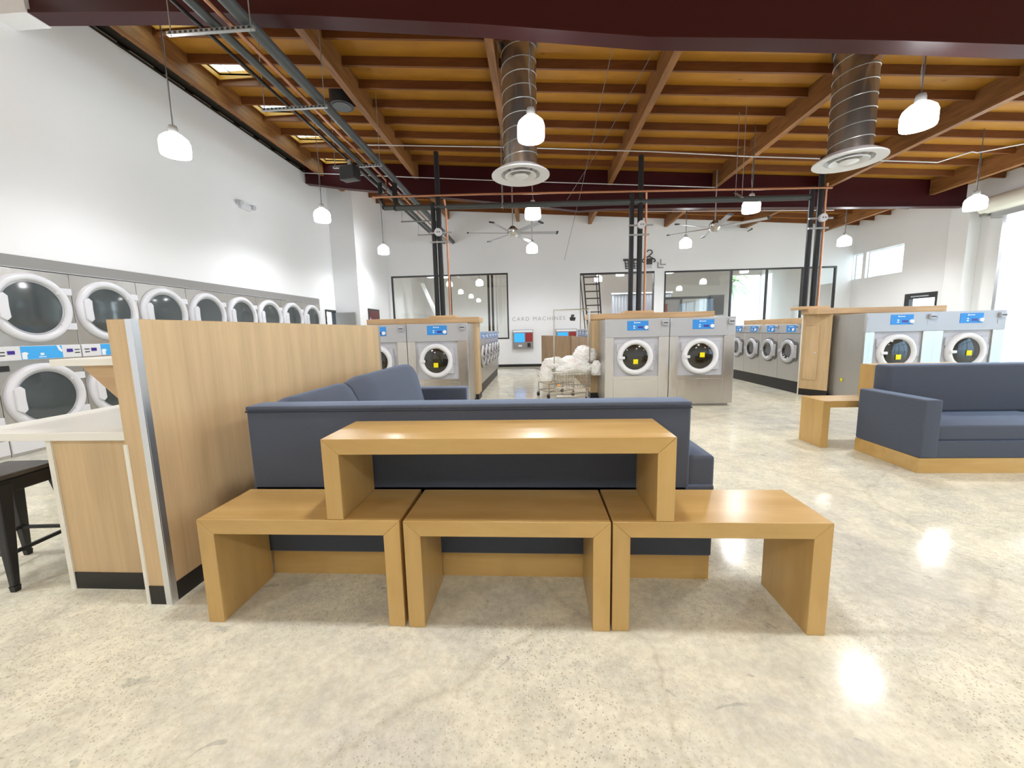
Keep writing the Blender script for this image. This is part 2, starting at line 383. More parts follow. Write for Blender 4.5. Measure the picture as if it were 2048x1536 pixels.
# ------------------------------------------------------------------ back room seen through the rear glazing
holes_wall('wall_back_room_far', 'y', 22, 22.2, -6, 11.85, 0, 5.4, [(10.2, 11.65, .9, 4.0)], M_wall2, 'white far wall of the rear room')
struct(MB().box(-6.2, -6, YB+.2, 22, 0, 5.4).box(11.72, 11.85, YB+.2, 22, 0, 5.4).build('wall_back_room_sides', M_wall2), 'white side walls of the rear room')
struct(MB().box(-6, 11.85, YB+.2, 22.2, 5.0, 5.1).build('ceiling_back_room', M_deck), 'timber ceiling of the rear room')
def glazed(name, h, mull, label, bottom=True, glass=True, hasglass=None):
    a, b, z0, z1 = h; r = thing(name, label, None, ((a+b)/2, YB, z0)); r['kind'] = 'structure'
    f = .055; mb = MB().box(a, b, YB-.01, YB+.08, z1-f, z1).box(a, a+f, YB-.01, YB+.08, z0, z1-f).box(b-f, b, YB-.01, YB+.08, z0, z1-f)
    if bottom: mb.box(a+f, b-f, YB-.01, YB+.08, z0, z0+f)
    for x in mull: mb.box(x-f/2, x+f/2, YB-.01, YB+.08, z0+f, z1-f)
    wpart(mb, 'window_frame', M_frame, r)
    if glass:
        ed = [a+f] + mull + [b-f]
        for p, q in zip(ed, ed[1:]): wpart(MB().box(p+.02, q-.02, YB+.03, YB+.038, z0+f, z1-f), 'pane', M_glass, r)
    return r
glazed('window_1', WIN1, [-3.28], 'left black-framed window in the rear wall')
glazed('window_2', WIN3, [7.32, 8.6, 9.88], 'long black-framed window in the right half of the rear wall')
d = thing('door_1', 'open passage in the rear wall behind the middle pipes', None, (3.1, YB, 0)); d['kind'] = 'structure'
wpart(MB().box(1.72, 4.5, YB, YB+.2, 3.46, 3.52).box(1.72, 1.74, YB, YB+.2, 0, 3.46).box(4.48, 4.5, YB, YB+.2, 0, 3.46), 'lining', M_frame, d)
# stair, corrugated wall, black framed booth, red stepladder, pipes
st = thing('steel_stair', 'black open steel stair in the rear passage', 'stair', (2.4, 17.4, 0))
mb = MB()
for x in (2.0, 2.62):
    mb.hexa([(x+.5,18.6,0),(x+.54,18.6,0),(x+.54,18.8,0),(x+.5,18.8,0),(x-.05,17.0,3.95),(x-.01,17.0,3.95),(x-.01,17.1,3.95),(x-.05,17.1,3.95)])
wpart(mb, 'stringer', M_frame, st)
for i in range(13):
    t = .04+i*.072; y = 18.65-1.6*t; x = 2.5-.55*t; wpart(MB().box(x, x+.64, y-.13, y+.09, 3.9*t, 3.9*t+.035), 'tread', M_frame, st)
wpart(MB().tube([(2.95,18.5,.9),(2.45,17.1,4.4)], .02).tube([(2.3,18.5,.9),(1.8,17.1,4.4)], .02).cyl((2.76,18.0,.9),(2.76,18.0,2.0),.015), 'handrail', M_frame, st)
cw = thing('corrugated_partition', 'grey corrugated metal partition in the rear room', 'partition', (4.9, 19.5, 0))
prof = []
for i in range(80):
    x = 3.6 + i*.035; prof.append((x, 19.5 + (.03 if i % 4 in (1,2) else 0)))
wpart(MB().prism(prof + [(p[0], p[1]+.02) for p in prof[::-1]], 'z', 0, 3.0), 'corrugated_sheet', M_corr, cw)
wpart(MB().box(3.6, 6.4, 19.44, 19.49, 2.0, 2.08).box(3.6, 6.4, 19.42, 19.5, 3.0, 3.06), 'rail', M_white, cw)
bo = thing('glass_booth', 'black framed glass booth in the rear room behind the long window', 'booth', (7.0, 18.2, 0))
mb = MB()
for x in (5.6, 6.35, 7.5): mb.box(x, x+.07, 18.2, 18.27, 0, 2.62)
mb.box(5.2, 7.57, 18.2, 18.27, 2.62, 2.72); wpart(mb, 'frame', M_frame, bo)
wpart(MB().box(6.42, 7.5, 18.22, 18.23, .05, 2.62), 'pane', M_glass, bo)
wpart(MB().box(5.68, 6.35, 18.22, 18.24, .02, 2.62), 'door', M_hdr, bo)
wpart(MB().box(7.6, 8.15, 18.1, 18.6, 1.9, 2.75), 'equipment_box', M_dark, bo)
ld = thing('stepladder', 'red stepladder standing behind the long rear window', 'ladder', (5.35, 17.4, 0))
mb = MB(); 
for s_ in (-1, 1):
    mb.tube([(5.35+.32*s_,17.2,0),(5.35+.15*s_,17.45,2.35)], .03).tube([(5.35+.30*s_,17.85,0),(5.35+.15*s_,17.5,2.35)], .022)
wpart(mb, 'side_rails', M_red, ld)
for i in range(1, 8):
    t = i/8; wpart(MB().box(5.35-.32+.17*t, 5.35+.32-.17*t, 17.2+.25*t-.05, 17.2+.25*t+.04, 2.35*t, 2.35*t+.025), 'step', M_red, ld)
wpart(MB().box(5.17, 5.53, 17.38, 17.6, 2.33, 2.38), 'top_cap', M_red, ld)
rp = thing('pipe_group', 'pair of black pipes standing in the room behind the left rear window', 'pipes', (-2.0, 18, 0))
for x, r_, m_ in ((-2.05,.05,M_pblack),(-1.88,.05,M_pblack),(-1.7,.025,M_cond)): wpart(MB().cyl((x,18,0),(x,18,5),r_), 'pipe', m_, rp)
pf = thing('diagonal_stringer', 'white diagonal stair stringer behind the left rear window', 'stair stringer', (-4.4, 18, 1.0))
wpart(MB().hexa([(-4.0,18,.9),(-3.8,18,.9),(-3.8,18.1,.9),(-4.0,18.1,.9),(-5.1,18,3.6),(-4.95,18,3.6),(-4.95,18.1,3.6),(-5.1,18.1,3.6)]), 'stringer', M_wall2, pf)
tr = thing('palm_tree', 'pale palm tree outside seen through the long rear window', 'tree', (11.6, 25.5, -.13))
wpart(MB().tube([(11.6,25.5,-.13),(11.5,25.5,2.0),(11.7,25.4,4.2)], [.2,.16,.12], 10), 'trunk', M_brown, tr)
mb = MB()
for k_ in range(26):
    a = k_*2.4; e = random.uniform(-.3, 1.1); L0 = random.uniform(1.0, 1.7); c_ = Vector((11.7,25.4,4.2-(k_ % 3)*.35)); pr_ = None
    for t_ in range(7):
        u = t_/6; p = c_ + Vector((cos(a)*L0*u*cos(e*.6), sin(a)*L0*u*cos(e*.6), L0*(sin(e)*u - .75*u*u))); wd_ = .10*sin(pi*min(1,.15+u*.85))+.012
        q = Vector((-sin(a), cos(a), 0))*wd_; row = [mb.bm.verts.new(p-q-Vector((0,0,.04))), mb.bm.verts.new(p), mb.bm.verts.new(p+q-Vector((0,0,.04)))]
        if pr_:
            for z_ in (0,1): mb.bm.faces.new((pr_[z_],pr_[z_+1],row[z_+1],row[z_]))
        pr_ = row
wpart(mb, 'fronds', M_foliage, tr)
bd = thing('neighbour_building', 'grey building outside beyond the rear room window', 'building', (14, 30, -.13))
wpart(MB().box(11.6, 17, 28, 30, -.13, 4.4), 'wall', M_corr, bd); wpart(MB().box(11.5, 17.1, 27.9, 30.1, 4.4, 4.55), 'parapet', M_hdr, bd)
struct(MB().box(-30, 60, -30, 60, -.3, -.13).build('ground', M_ground), 'pale paving outside')

# right wall openings
def xwin(name, h, label, bars=True):
    a, b, z0, z1 = h; r = thing(name, label, None, (XR, (a+b)/2, z0)); r['kind'] = 'structure'; f = .03
    wpart(MB().box(XR+.1, XR+.16, a, b, z0, z0+f).box(XR+.1, XR+.16, a, b, z1-f, z1).box(XR+.1, XR+.16, a, a+f, z0+f, z1-f).box(XR+.1, XR+.16, b-f, b, z0+f, z1-f), 'window_frame', M_alu, r)
    wpart(MB().box(XR+.12, XR+.128, a+f, b-f, z0+f, z1-f), 'pane', M_glass, r)
xwin('window_3', CL1, 'narrow high window at the far end of the right wall')
xwin('window_4', CL2, 'wide high window on the right wall')
d = thing('door_2', 'black-framed glass exit door in the right wall', None, (XR, 13, 0)); d['kind'] = 'structure'
a, b, z1 = DR[0], DR[1], DR[3]
wpart(MB().box(XR-.02, XR+.1, a, b, z1-.16, z1).box(XR-.02, XR+.1, a, a+.05, 0, z1-.16).box(XR-.02, XR+.1, b-.16, b, 0, z1-.16).box(XR-.02,XR+.1,a+.05,b-.16,0,.12), 'door_frame', M_frame, d)
wpart(MB().box(XR+.03, XR+.038, a+.05, b-.16, .12, z1-.16), 'pane', M_glass, d)
wpart(MB().box(XR-.06, XR-.02, a+.2, b-.25, z1-.12, z1-.08), 'door_closer', M_alu, d)
d = thing('door_3', 'roll-up door housing and side track on the right wall', None, (XR, 8.6, 0)); d['kind'] = 'structure'
wpart(MB().cyl((XR-.22, 5.9, 4.26), (XR-.22, 11.3, 4.26), .20, seg=24), 'coil_hood', M_cream, d)
wpart(MB().box(XR-.20, XR-.02, 5.9, 11.15, 3.93, 4.1), 'bottom_rail', M_galv, d)
wpart(MB().box(XR-.08, XR, 10.9, 10.98, 0, 3.95), 'side_track', M_alu, d)
wpart(MB().box(XR-.3, XR, 11.2, 11.32, 4.02, 4.46), 'end_bracket', M_hdr, d)
d = thing('window_5', 'large shopfront window in the right wall beside the viewer', None, (XR, 1, 0)); d['kind'] = 'structure'
mb = MB()
for y in (-2.5, -.8, .9, 2.6, 4.24): mb.box(XR+.05, XR+.13, y, y+.06, 0, 3.3)
mb.box(XR+.05, XR+.13, -2.5, 4.3, 3.24, 3.3).box(XR+.05, XR+.13, -2.5, 4.3, 2.2, 2.26); wpart(mb, 'window_frame', M_frame, d)
wpart(MB().box(XR+.08, XR+.088, -2.44, 4.24, 0.02, 3.24), 'pane', M_glasst, d)
ps = thing('street_sign', 'pink square sign on a dark pole outside the roll-up door', 'sign', (15.2, 13.0, -.1))
wpart(MB().cyl((15.2,13.05,-.13),(15.2,13.05,6.2),.05), 'pole', M_hdr, ps)
wpart(MB().box(14.7,15.7,12.98,13.02,4.15,5.05), 'sign_board', M_pink, ps)

# door_4 in the left wall by the jog, with its grey leaf folded against the jog
d = thing('door_4', 'narrow doorway at the far left wall with its grey door standing open', None, (XL, 12.5, 0)); d['kind'] = 'structure'
wpart(MB().box(XL-.1, XL+.03, 12.22, 12.27, 0, 2.2).box(XL-.1, XL+.03, 12.81, 12.86, 0, 2.2).box(XL-.1, XL+.03, 12.27, 12.81, 2.14, 2.2), 'door_frame', M_frame, d)
wpart(MB().box(XL+.04, XL+.68, 12.80, 12.85, .01, 2.12), 'door_leaf', M_hdr, d)
struct(MB().box(-8.2, -8.0, 11, 14, 0, 3).build('wall_side_room', M_wall), 'pale wall inside the side doorway')
pic = thing('framed_screen', 'small dark red framed picture on the rear part of the left wall', 'picture', (XL2, 14, 1.8))
wpart(MB().box(XL2, XL2+.03, 13.55, 14.5, 1.6, 2.28), 'picture_frame', M_frame, pic)
wpart(MB().box(XL2+.03, XL2+.035, 13.62, 14.43, 1.66, 2.22), 'picture', mat('dark_red_print', (.12,.02,.02), .4), pic)
wpart(MB().prism([(13.62,1.66),(14.1,1.66),(13.62,2.0)], 'x', XL2+.035, XL2+.037), 'pale_corner', M_pink, pic)
em = thing('emergency_light', 'small white emergency light with two heads high on the left wall', 'emergency light', (XL, 9.04, 4.31))
wpart(MB().rbox(XL, XL+.09, 8.90, 9.20, 4.24, 4.36, .015), 'housing', M_whitep, em)
for y in (8.86, 9.26): wpart(MB().cyl((XL+.03,y,4.36),(XL+.12,y,4.33),.05,.055), 'lamp_head', M_grey, em)

# ------------------------------------------------------------------ wall graphics
sg = thing('wall_sign', 'CARD MACHINES lettering with a small card icon on the rear wall', 'sign', (-.90, YB, 1.79))
me = text_mesh('CARD MACHINES', .205); me.materials.append(mat('grey_sign_letters', (.42,.42,.42), .6))
ob = bpy.data.objects.new('lettering', me); COL.objects.link(ob); ob.parent = sg; ob.rotation_euler = (pi/2, 0, 0)
wd = max(v.co.x for v in me.vertices); ob.scale = (2.05/wd, 1, 1); ob.location = (0, -.004, 0)
wpart(MB().prism([(1.34,1.75),(1.52,1.74),(1.56,1.86),(1.40,1.92),(1.32,1.86)], 'y', YB-.006, YB).box(1.38,1.50,YB-.006,YB,1.91,1.98), 'card_icon', M_frame, sg)
hg = thing('hanger_sign', 'black clothes hanger with folded towel sign above the rear passage', 'sign', (4.26, YB, 3.6))
mb = MB().tube([(4.30+.10*cos(a), YB-.03, 4.20+.09*sin(a)) for a in [R(x) for x in (170,120,70,20,-30,-70)]] + [(4.27,YB-.03,4.06)], .018)
mb.tube([(4.08,YB-.03,3.84),(4.02,YB-.03,3.89),(4.05,YB-.03,3.94),(4.27,YB-.03,4.06),(4.49,YB-.03,3.94),(4.52,YB-.03,3.88),(4.45,YB-.03,3.84)], .022)
wpart(mb, 'hanger', M_frame, hg)
tw = mat('towel_print', (.05,.05,.05), .5); N_, L_, b_ = nodes(tw)
wpart(MB().box(4.12, 4.40, YB-.04, YB-.02, 3.76, 3.98), 'towel', M_frame, hg)
wpart(MB().box(4.13, 4.38, YB-.038, YB-.02, 3.62, 3.76), 'towel_hem', M_silver, hg)
bs = thing('basket_sign', 'black laundry basket icon sign beside the middle pipes', 'sign', (3.5, YB, 3.6))
mb = MB().box(3.33, 3.90, YB-.03, YB-.01, 3.92, 3.99)
for i in range(5): mb.hexa([(3.43+i*.1,YB-.03,3.62),(3.46+i*.1,YB-.03,3.62),(3.46+i*.1,YB-.01,3.62),(3.43+i*.1,YB-.01,3.62),(3.38+i*.11,YB-.03,3.93),(3.41+i*.11,YB-.03,3.93),(3.41+i*.11,YB-.01,3.93),(3.38+i*.11,YB-.01,3.93)])
for z in (3.62, 3.71, 3.80): mb.box(3.41, 3.86, YB-.03, YB-.01, z, z+.025)
wpart(mb, 'basket_icon', M_frame, bs)
ch = thing('chevron_sign', 'grey double chevron mark right of the hanger sign', 'sign', (4.7, YB, 3.6))
wpart(MB().prism([(4.60,3.84),(4.60,3.62),(4.82,3.62),(4.82,3.655),(4.635,3.655),(4.635,3.84)], 'y', YB-.02, YB).prism([(4.70,3.94),(4.70,3.73),(4.90,3.73),(4.90,3.765),(4.735,3.765),(4.735,3.94)], 'y', YB-.02, YB), 'chevrons', M_hdr, ch)

# card machines
def card_machine(x, label):
    r = thing('card_machine', label, 'card machine', (x, YB, .7), group='card machines on the rear wall')
    wpart(MB().rbox(x, x+.80, YB-.16, YB-.004, .72, 1.44, .01), 'housing', M_hdr, r)
    wpart(MB().box(x+.02, x+.78, YB-.17, YB-.155, 1.35, 1.42), 'header_strip', M_white, r)
    wpart(MB().box(x+.07, x+.46, YB-.175, YB-.155, .97, 1.31), 'screen', M_screen, r)
    wpart(MB().box(x+.50, x+.77, YB-.175, YB-.155, .98, 1.32), 'red_panel', M_red, r)
    wpart(MB().box(x+.57, x+.69, YB-.19, YB-.155, .78, .93), 'card_slot', M_blackplastic, r)
    wpart(MB().box(x+.22, x+.36, YB-.175, YB-.155, .80, .86), 'cash_slot', M_white, r)
card_machine(-.89, 'grey and red card machine with lit blue screen below the lettering')
card_machine(.78, 'second card machine mostly hidden behind brown boards and the laundry cart rack')

# ------------------------------------------------------------------ pendant lamps
def make_pendant():
    r = thing('pendant_lamp', '', 'pendant lamp', (0,0,0), group='glowing pendant lamps hanging from the roof')
    MB().lathe([(.05,.145),(.10,.12),(.155,.07),(.172,.02),(.172,-.10),(.165,-.135),(.150,-.13),(.158,-.10),(.160,.02),(.143,.065),(.09,.108),(.04,.13)], closed=True, seg=28).build('shade', M_shade, r)
    MB().lathe([(.02,.24),(.045,.235),(.055,.20),(.055,.15),(.0,.14)], seg=16).build('socket_cap', M_galv, r)
    return r
PROTO = make_pendant()
lt = bpy.data.lights.new('lamp_bulb', 'SPOT'); lt.energy = LAMP_W; lt.color = (.97,.985,1.0); lt.shadow_soft_size = .21; lt.spot_size = R(165); lt.spot_blend = .5
first = True
def pendant(x, y, z, label):
    global first
    r = PROTO if first else copy_tree(PROTO); first = False
    r.location = (x, y, z); r['label'] = label
    zt = zdeck(x) - .004 - z
    MB().tube([(0,0,.23),(.012,0,zt*.35),(-.004,.003,zt*.6),(0,0,zt)], .006, 6).build('cord', M_cord, r)
    MB().tube([(.015,.01,.23),(-.018,.01,zt*.3),(.014,.01,zt*.55),(0,0,zt*.8)], .003, 5).build('safety_wire', M_cond, r)
    l = bpy.data.objects.new('bulb', lt); COL.objects.link(l); l.parent = r; l.location = (0,0,-.2)
rows = [(5.45, [(-4.77,3.98),(-.02,3.95),(4.62,3.86)], 'front row'),
        (9.1, [(-4.72,4.07),(-.02,3.96),(4.56,3.91),(8.98,3.79)], 'middle row'),
        (12.9, [(-4.78,4.06),(-.07,3.95),(4.59,3.94),(9.2,3.84)], 'rear row')]
NAMES = ['over the left side by the dryer wall', 'at the centre of the room', 'over the right side', 'beside the right wall']
for y, L_, nm in rows:
    for i, (x, z) in enumerate(L_): pendant(x, y, z, f'white pendant lamp in the {nm}, {NAMES[i]}')
pendant(9.0, 5.45, 3.8, 'white pendant lamp in the front row, outside the view at right')
for x in (-4.7, -.0, 4.6, 9.0): pendant(x, 1.7, 4.0, 'white pendant lamp hanging above the viewer, outside the picture')
for x in (-4.7, 0, 4.6, 9.0): pendant(x, -2.2, 4.0, 'white pendant lamp hanging behind the viewer, outside the picture')
for x, y, z, l in ((-3.9,17.6,3.9,'pendant lamp seen through the left rear window'),(-2.6,19.2,3.7,'smaller looking pendant lamp deeper behind the left rear window'),(2.9,19.0,3.7,'pendant lamp in the rear passage beside the stair'),
                (3.6,17.6,3.75,'pendant lamp in the rear passage beside the middle pipes'),(5.9,18.4,3.9,'pendant lamp behind the left pane of the long rear window'),(8.2,17.5,3.9,'pendant lamp behind the middle of the long rear window')):
    pendant(x, y, z, l)

# ------------------------------------------------------------------ ducts, fans, pipes
def duct(x, y, zb, dia, label):
    r = thing('ceiling_diffuser_duct', label, 'air duct', (x, y, zb), group='spiral ducts with round diffusers')
    zt = zdeck(x+dia/2); n = int((zt-zb-.1)/.105)
    wpart(MB().cyl((x,y,zb+.08),(x,y,zt), dia/2, seg=40), 'duct_tube', M_duct, r)
    # helical seam
    pts = [(x+(dia/2+.002)*cos(2*pi*t/24), y+(dia/2+.002)*sin(2*pi*t/24), zb+.12+.19*t/24) for t in range(int((zt-zb-.2)/.19*24))]
    wpart(MB().tube(pts, .006, 5), 'seam', M_galv, r)
    wpart(MB().cyl((x,y,zt-.1),(x,y,zt), dia/2+.03, seg=40), 'roof_collar', M_dark, r)
    R_ = .46
    wpart(MB().lathe([(R_,.0),(R_,.018),(.34,.10),(dia/2,.12),(dia/2-.01,.10),(.30,.06),(.31,.02)], (x,y,zb), closed=True, seg=48), 'outer_cone', M_whitem, r)
    wpart(MB().lathe([(.25,-.005),(.25,.01),(.17,.06),(.16,.05),(.235,-.005)], (x,y,zb), closed=True, seg=40), 'middle_ring', M_whitem, r)
    wpart(MB().lathe([(.0,-.012),(.10,-.012),(.125,.0),(.06,.05),(0,.05)], (x,y,zb), seg=32), 'centre_cone', M_whitem, r)
    wpart(MB().cyl((x,y,zb+.085),(x,y,zb+.09),.27, seg=32), 'dark_throat', M_dark, r)
duct(-.20, 6.75, 3.85, .53, 'spiral steel duct with white round diffuser at the centre of the room')
duct(4.78, 6.75, 3.84, .55, 'spiral steel duct with white round diffuser over the right side')
vt = thing('round_roof_vent', 'dark round roof vent beside the first timber girder', 'vent', (-3.62, 8.15, 6.0))
wpart(MB().cyl((-3.68,8.2,5.80),(-3.68,8.2,6.1),.22, seg=32), 'vent_collar', M_dark, vt)
wpart(MB().cyl((-3.68,8.2,5.79),(-3.68,8.2,5.80),.17, seg=32), 'vent_face', M_ppvc, vt)
sp = thing('loudspeaker', 'black loudspeaker tilted below the pipe rack near the left wall', 'loudspeaker', (-3.53, 8.0, 4.5), rz=R(-14))
MB().rbox(-.17,.17,-.1,.1,-.13,.12,.02).build('cabinet', M_blackplastic, sp)
MB().box(-.15,.15,-.106,-.1,-.11,.10).build('grille', M_dark, sp)
MB().box(-.02,.02,-.02,.02,.12,.24).build('bracket', M_galv, sp)

def fan(x, y, z, rot, label, rad=1.2, ztop=5.0):
    r = thing('ceiling_fan', label, 'ceiling fan', (x, y, z), rz=rot, group='large six-blade ceiling fans')
    MB().lathe([(0,-.12),(.09,-.11),(.13,-.06),(.15,0),(.15,.07),(.09,.12),(.05,.16),(0,.16)], seg=28).build('motor_hub', M_chrome, r)
    MB().cyl((0,0,.14),(0,0,zdeck(x)-.02-z),.016).build('down_rod', M_galv, r)
    for k in range(6):
        a = k*pi/3; c, s_ = cos(a), sin(a)
        def P(u, v, h): return (u*c-v*s_, u*s_+v*c, h)
        MB().hexa([P(.12,-.05,-.015),P(rad-.02,-.06,-.005),P(rad-.02,.06,-.03),P(.12,.05,-.045),P(.12,-.05,.0),P(rad-.02,-.06,.01),P(rad-.02,.06,-.015),P(.12,.05,-.03)]).build('blade', M_silver, r)
        MB().hexa([P(rad-.02,-.065,-.012),P(rad+.03,-.065,-.012),P(rad+.03,.065,-.038),P(rad-.02,.065,-.038),P(rad-.02,-.065,.02),P(rad+.03,-.065,.02),P(rad+.03,.065,-.008),P(rad-.02,.065,-.008)]).build('blade_tip', M_dark, r)
fan(-.57, 11.2, 4.04, R(8), 'six-blade ceiling fan left of centre in front of the rear wall')
fan(4.72, 11.2, 3.99, R(22), 'six-blade ceiling fan right of the middle pipes')

def pipe(pts, r, m_, name, label, cat='pipe', group=None, seg=12):
    c = pts[0]; ob = MB().tube(pts, r, seg).build(name, m_, org=c); return tag(ob, label, cat, group)
# pipe rack running to the rear
PZ = 4.8; YP = 8.4
pipe([(-3.64,1.5,PZ+.03),(-3.64,9.3,PZ+.03)], .022, M_pblack, 'conduit', 'thin black conduit on the left edge of the pipe rack')
pipe([(-3.60,8.6,PZ),(-3.55,15.7,PZ)], .035, M_ppvc, 'conduit', 'grey conduit on the rear half of the pipe rack, leftmost')
pipe([(-3.44,1.5,PZ),(-3.44,15.7,PZ)], .05, M_ppvc, 'pipe', 'dark grey pipe left of the copper pipe on the rack')
pipe([(-3.26,1.5,PZ-.01),(-3.26,9.2,PZ-.01),(-3.26,9.2,4.5),(-3.22,YP-.1,4.14)], .024, M_copper, 'copper_pipe', 'copper pipe running along the ceiling rack')
pipe([(-3.09,1.5,PZ+.02),(-3.09,15.7,PZ+.02)], .07, M_ppvc, 'pipe', 'thick grey pipe on the right side of the ceiling rack')
pipe([(-3.26,9.4,PZ),(-3.26,15.7,PZ)], .02, M_copper, 'copper_pipe', 'copper pipe on the rear half of the ceiling rack')
TR = [(4.62,'nearest, crossing the near beam'),(6.15,'second from the near beam'),(8.25,'beside the loudspeaker'),(12.3,'in front of the rear wall'),(14.0,'farthest, behind the left vertical pipes')]
for y, l in TR:
    r = thing('pipe_trapeze', 'galvanised strut hanger under the pipe rack, ' + l, 'pipe hanger', (-3.45, y, 4.7), group='strut hangers of the pipe rack')
    mb = MB().box(-3.97, -2.98, y-.02, y+.02, 4.70, 4.735)
    wpart(mb, 'strut', M_galv, r)
    for i in range(14): pass
    mb = MB()
    for i in range(16): mb.box(-3.94+i*.06, -3.91+i*.06, y-.024, y-.02, 4.708, 4.728)
    wpart(mb, 'slots', M_dark, r)
    for x in (-3.93, -3.02): wpart(MB().cyl((x,y,4.69),(x,y,zdeck(x)-.02),.006,seg=6), 'hanger_rod', M_galv, r)
# cross runs above islands
pipe([(-3.44,9.3,PZ),(-3.44,9.3,4.38),(-3.06,YP+.06,3.98)], .05, M_pblack, 'pipe', 'short dark drop pipe at the left end of the cross run', seg=10)
pipe([(-3.06,YP+.06,3.97),(-2.7,YP+.06,3.97)], .045, M_ppvc, 'pipe', 'short grey pipe joining the drop to the cross run')
pipe([(-3.12,9.35,PZ+.02),(-3.12,9.35,4.42),(-2.80,YP+.02,3.95)], .06, M_pblack, 'pipe', 'second dark drop pipe left of the first vertical pipes')
pipe([(-2.80,YP+.02,3.95),(5.3,YP+.02,3.83)], .055, M_ppvc, 'pipe', 'long grey horizontal pipe crossing above the washer islands')
pipe([(-3.22,YP-.1,4.14),(-1.0,YP-.1,4.11),(5.62,YP-.1,3.955)], .022, M_copper, 'copper_pipe', 'long copper pipe crossing above the washer islands')
ST = {'left': (-2.04,-1.93,-1.77,4.98,-1.93), 'middle': (1.93,2.10,2.21,4.73,2.06), 'right': (5.33,5.50,5.58,4.55,5.49)}
for k_, (a, b, c, zt, xv) in ST.items():
    r = thing('riser_pipes', f'cluster of two black pipes and a copper pipe rising from the {k_} washer island', 'pipes', ((a+b)/2, YP, 1.72), group='vertical pipe risers on the islands')
    wpart(MB().cyl((a,YP,1.72),(a,YP,4.02),.048), 'black_pipe', M_pblack, r)
    wpart(MB().cyl((b,YP+.02,1.72),(b,YP+.02,zt),.052), 'black_pipe', M_pblack, r)
    wpart(MB().tube([(c,YP,1.72),(c,YP,3.9),(c-.02,YP-.05,4.06)], .022, 10), 'copper_pipe', M_copper, r)
    wpart(MB().box(a-.07,c+.12,YP-.08,YP-.05,3.40,3.43).box(a-.07,c+.05,YP-.08,YP-.05,3.22,3.25), 'pipe_clamp', M_galv, r)
    wpart(MB().cyl((b,YP-.12,3.42),(b,YP-.06,3.42),.075,seg=24), 'round_tag', M_whitep, r)
    for q in (-.025,.02): wpart(MB().box(b+q,b+q+.02,YP-.124,YP-.12,3.41,3.43), 'tag_print', M_dark, r)
    wpart(MB().rbox(a-.14,c+.14,YP-.16,YP+.2,1.70,1.76,.01), 'base_collar', M_oak_h, r)
for x, l in ((-.62,'below the centre diffuser'), (3.95,'right of the middle pipes')):
    r = thing('strut_hanger', 'small galvanised strut carrying the cross pipes ' + l, 'pipe hanger', (x, YP, 3.85), group='struts carrying the cross pipes')
    wpart(MB().hexa([(x-.02,YP-.2,3.82),(x+.02,YP-.2,3.82),(x+.02,YP-.16,3.82),(x-.02,YP-.16,3.82),(x-.02,YP+.1,4.0),(x+.02,YP+.1,4.0),(x+.02,YP+.14,4.0),(x-.02,YP+.14,4.0)]), 'strut', M_galv, r)
    for yy in (YP-.16, YP+.1): wpart(MB().cyl((x,yy,3.86),(x,yy,zdeck(x)-.1),.006,seg=6), 'hanger_rod', M_galv, r)
# conduits
pipe([(-3.67,9.1,5.49),(-.61,9.1,5.30),(2.45,9.1,5.07),(4.48,9.1,4.88),(8.16,9.1,4.6)], .013, M_cond, 'conduit', 'thin pale conduit crossing below the joists in front', seg=8)
pipe([(8.16,9.1,4.6),(8.6,8.9,4.7),(8.9,9.1,4.75),(10.6,8.2,4.8)], .012, M_cond, 'conduit', 'thin bent conduit at the upper right near the last lamp', seg=8)
pipe([(-6.4,11.4,5.88),(-.76,11.4,5.43),(4.76,11.4,5.03)], .013, M_cond, 'conduit', 'thin pale conduit running along the far maroon beam', seg=8)
pipe([(3.3,13.0,4.93),(8.9,13.0,4.75)], .013, M_cond, 'conduit', 'thin pale conduit beyond the far beam at right', seg=8)
pipe([(-6.45,5.6,5.95),(-5.2,5.55,5.88)], .013, M_cond, 'conduit', 'short pale conduit in the upper left corner under the skylight', seg=8)
for (p, q, l) in (((1.1,5.4,5.3),(.9,12.5,3.5),'left'), ((1.75,5.4,5.2),(.75,9.5,4.3),'right')):
    pipe([p, ((p[0]+q[0])/2,(p[1]+q[1])/2,(p[2]+q[2])/2-.1), q], .005, M_cord, 'hanging_cable', f'thin slanting cable hanging right of the centre duct, {l} one of the two', 'cable', seg=5)

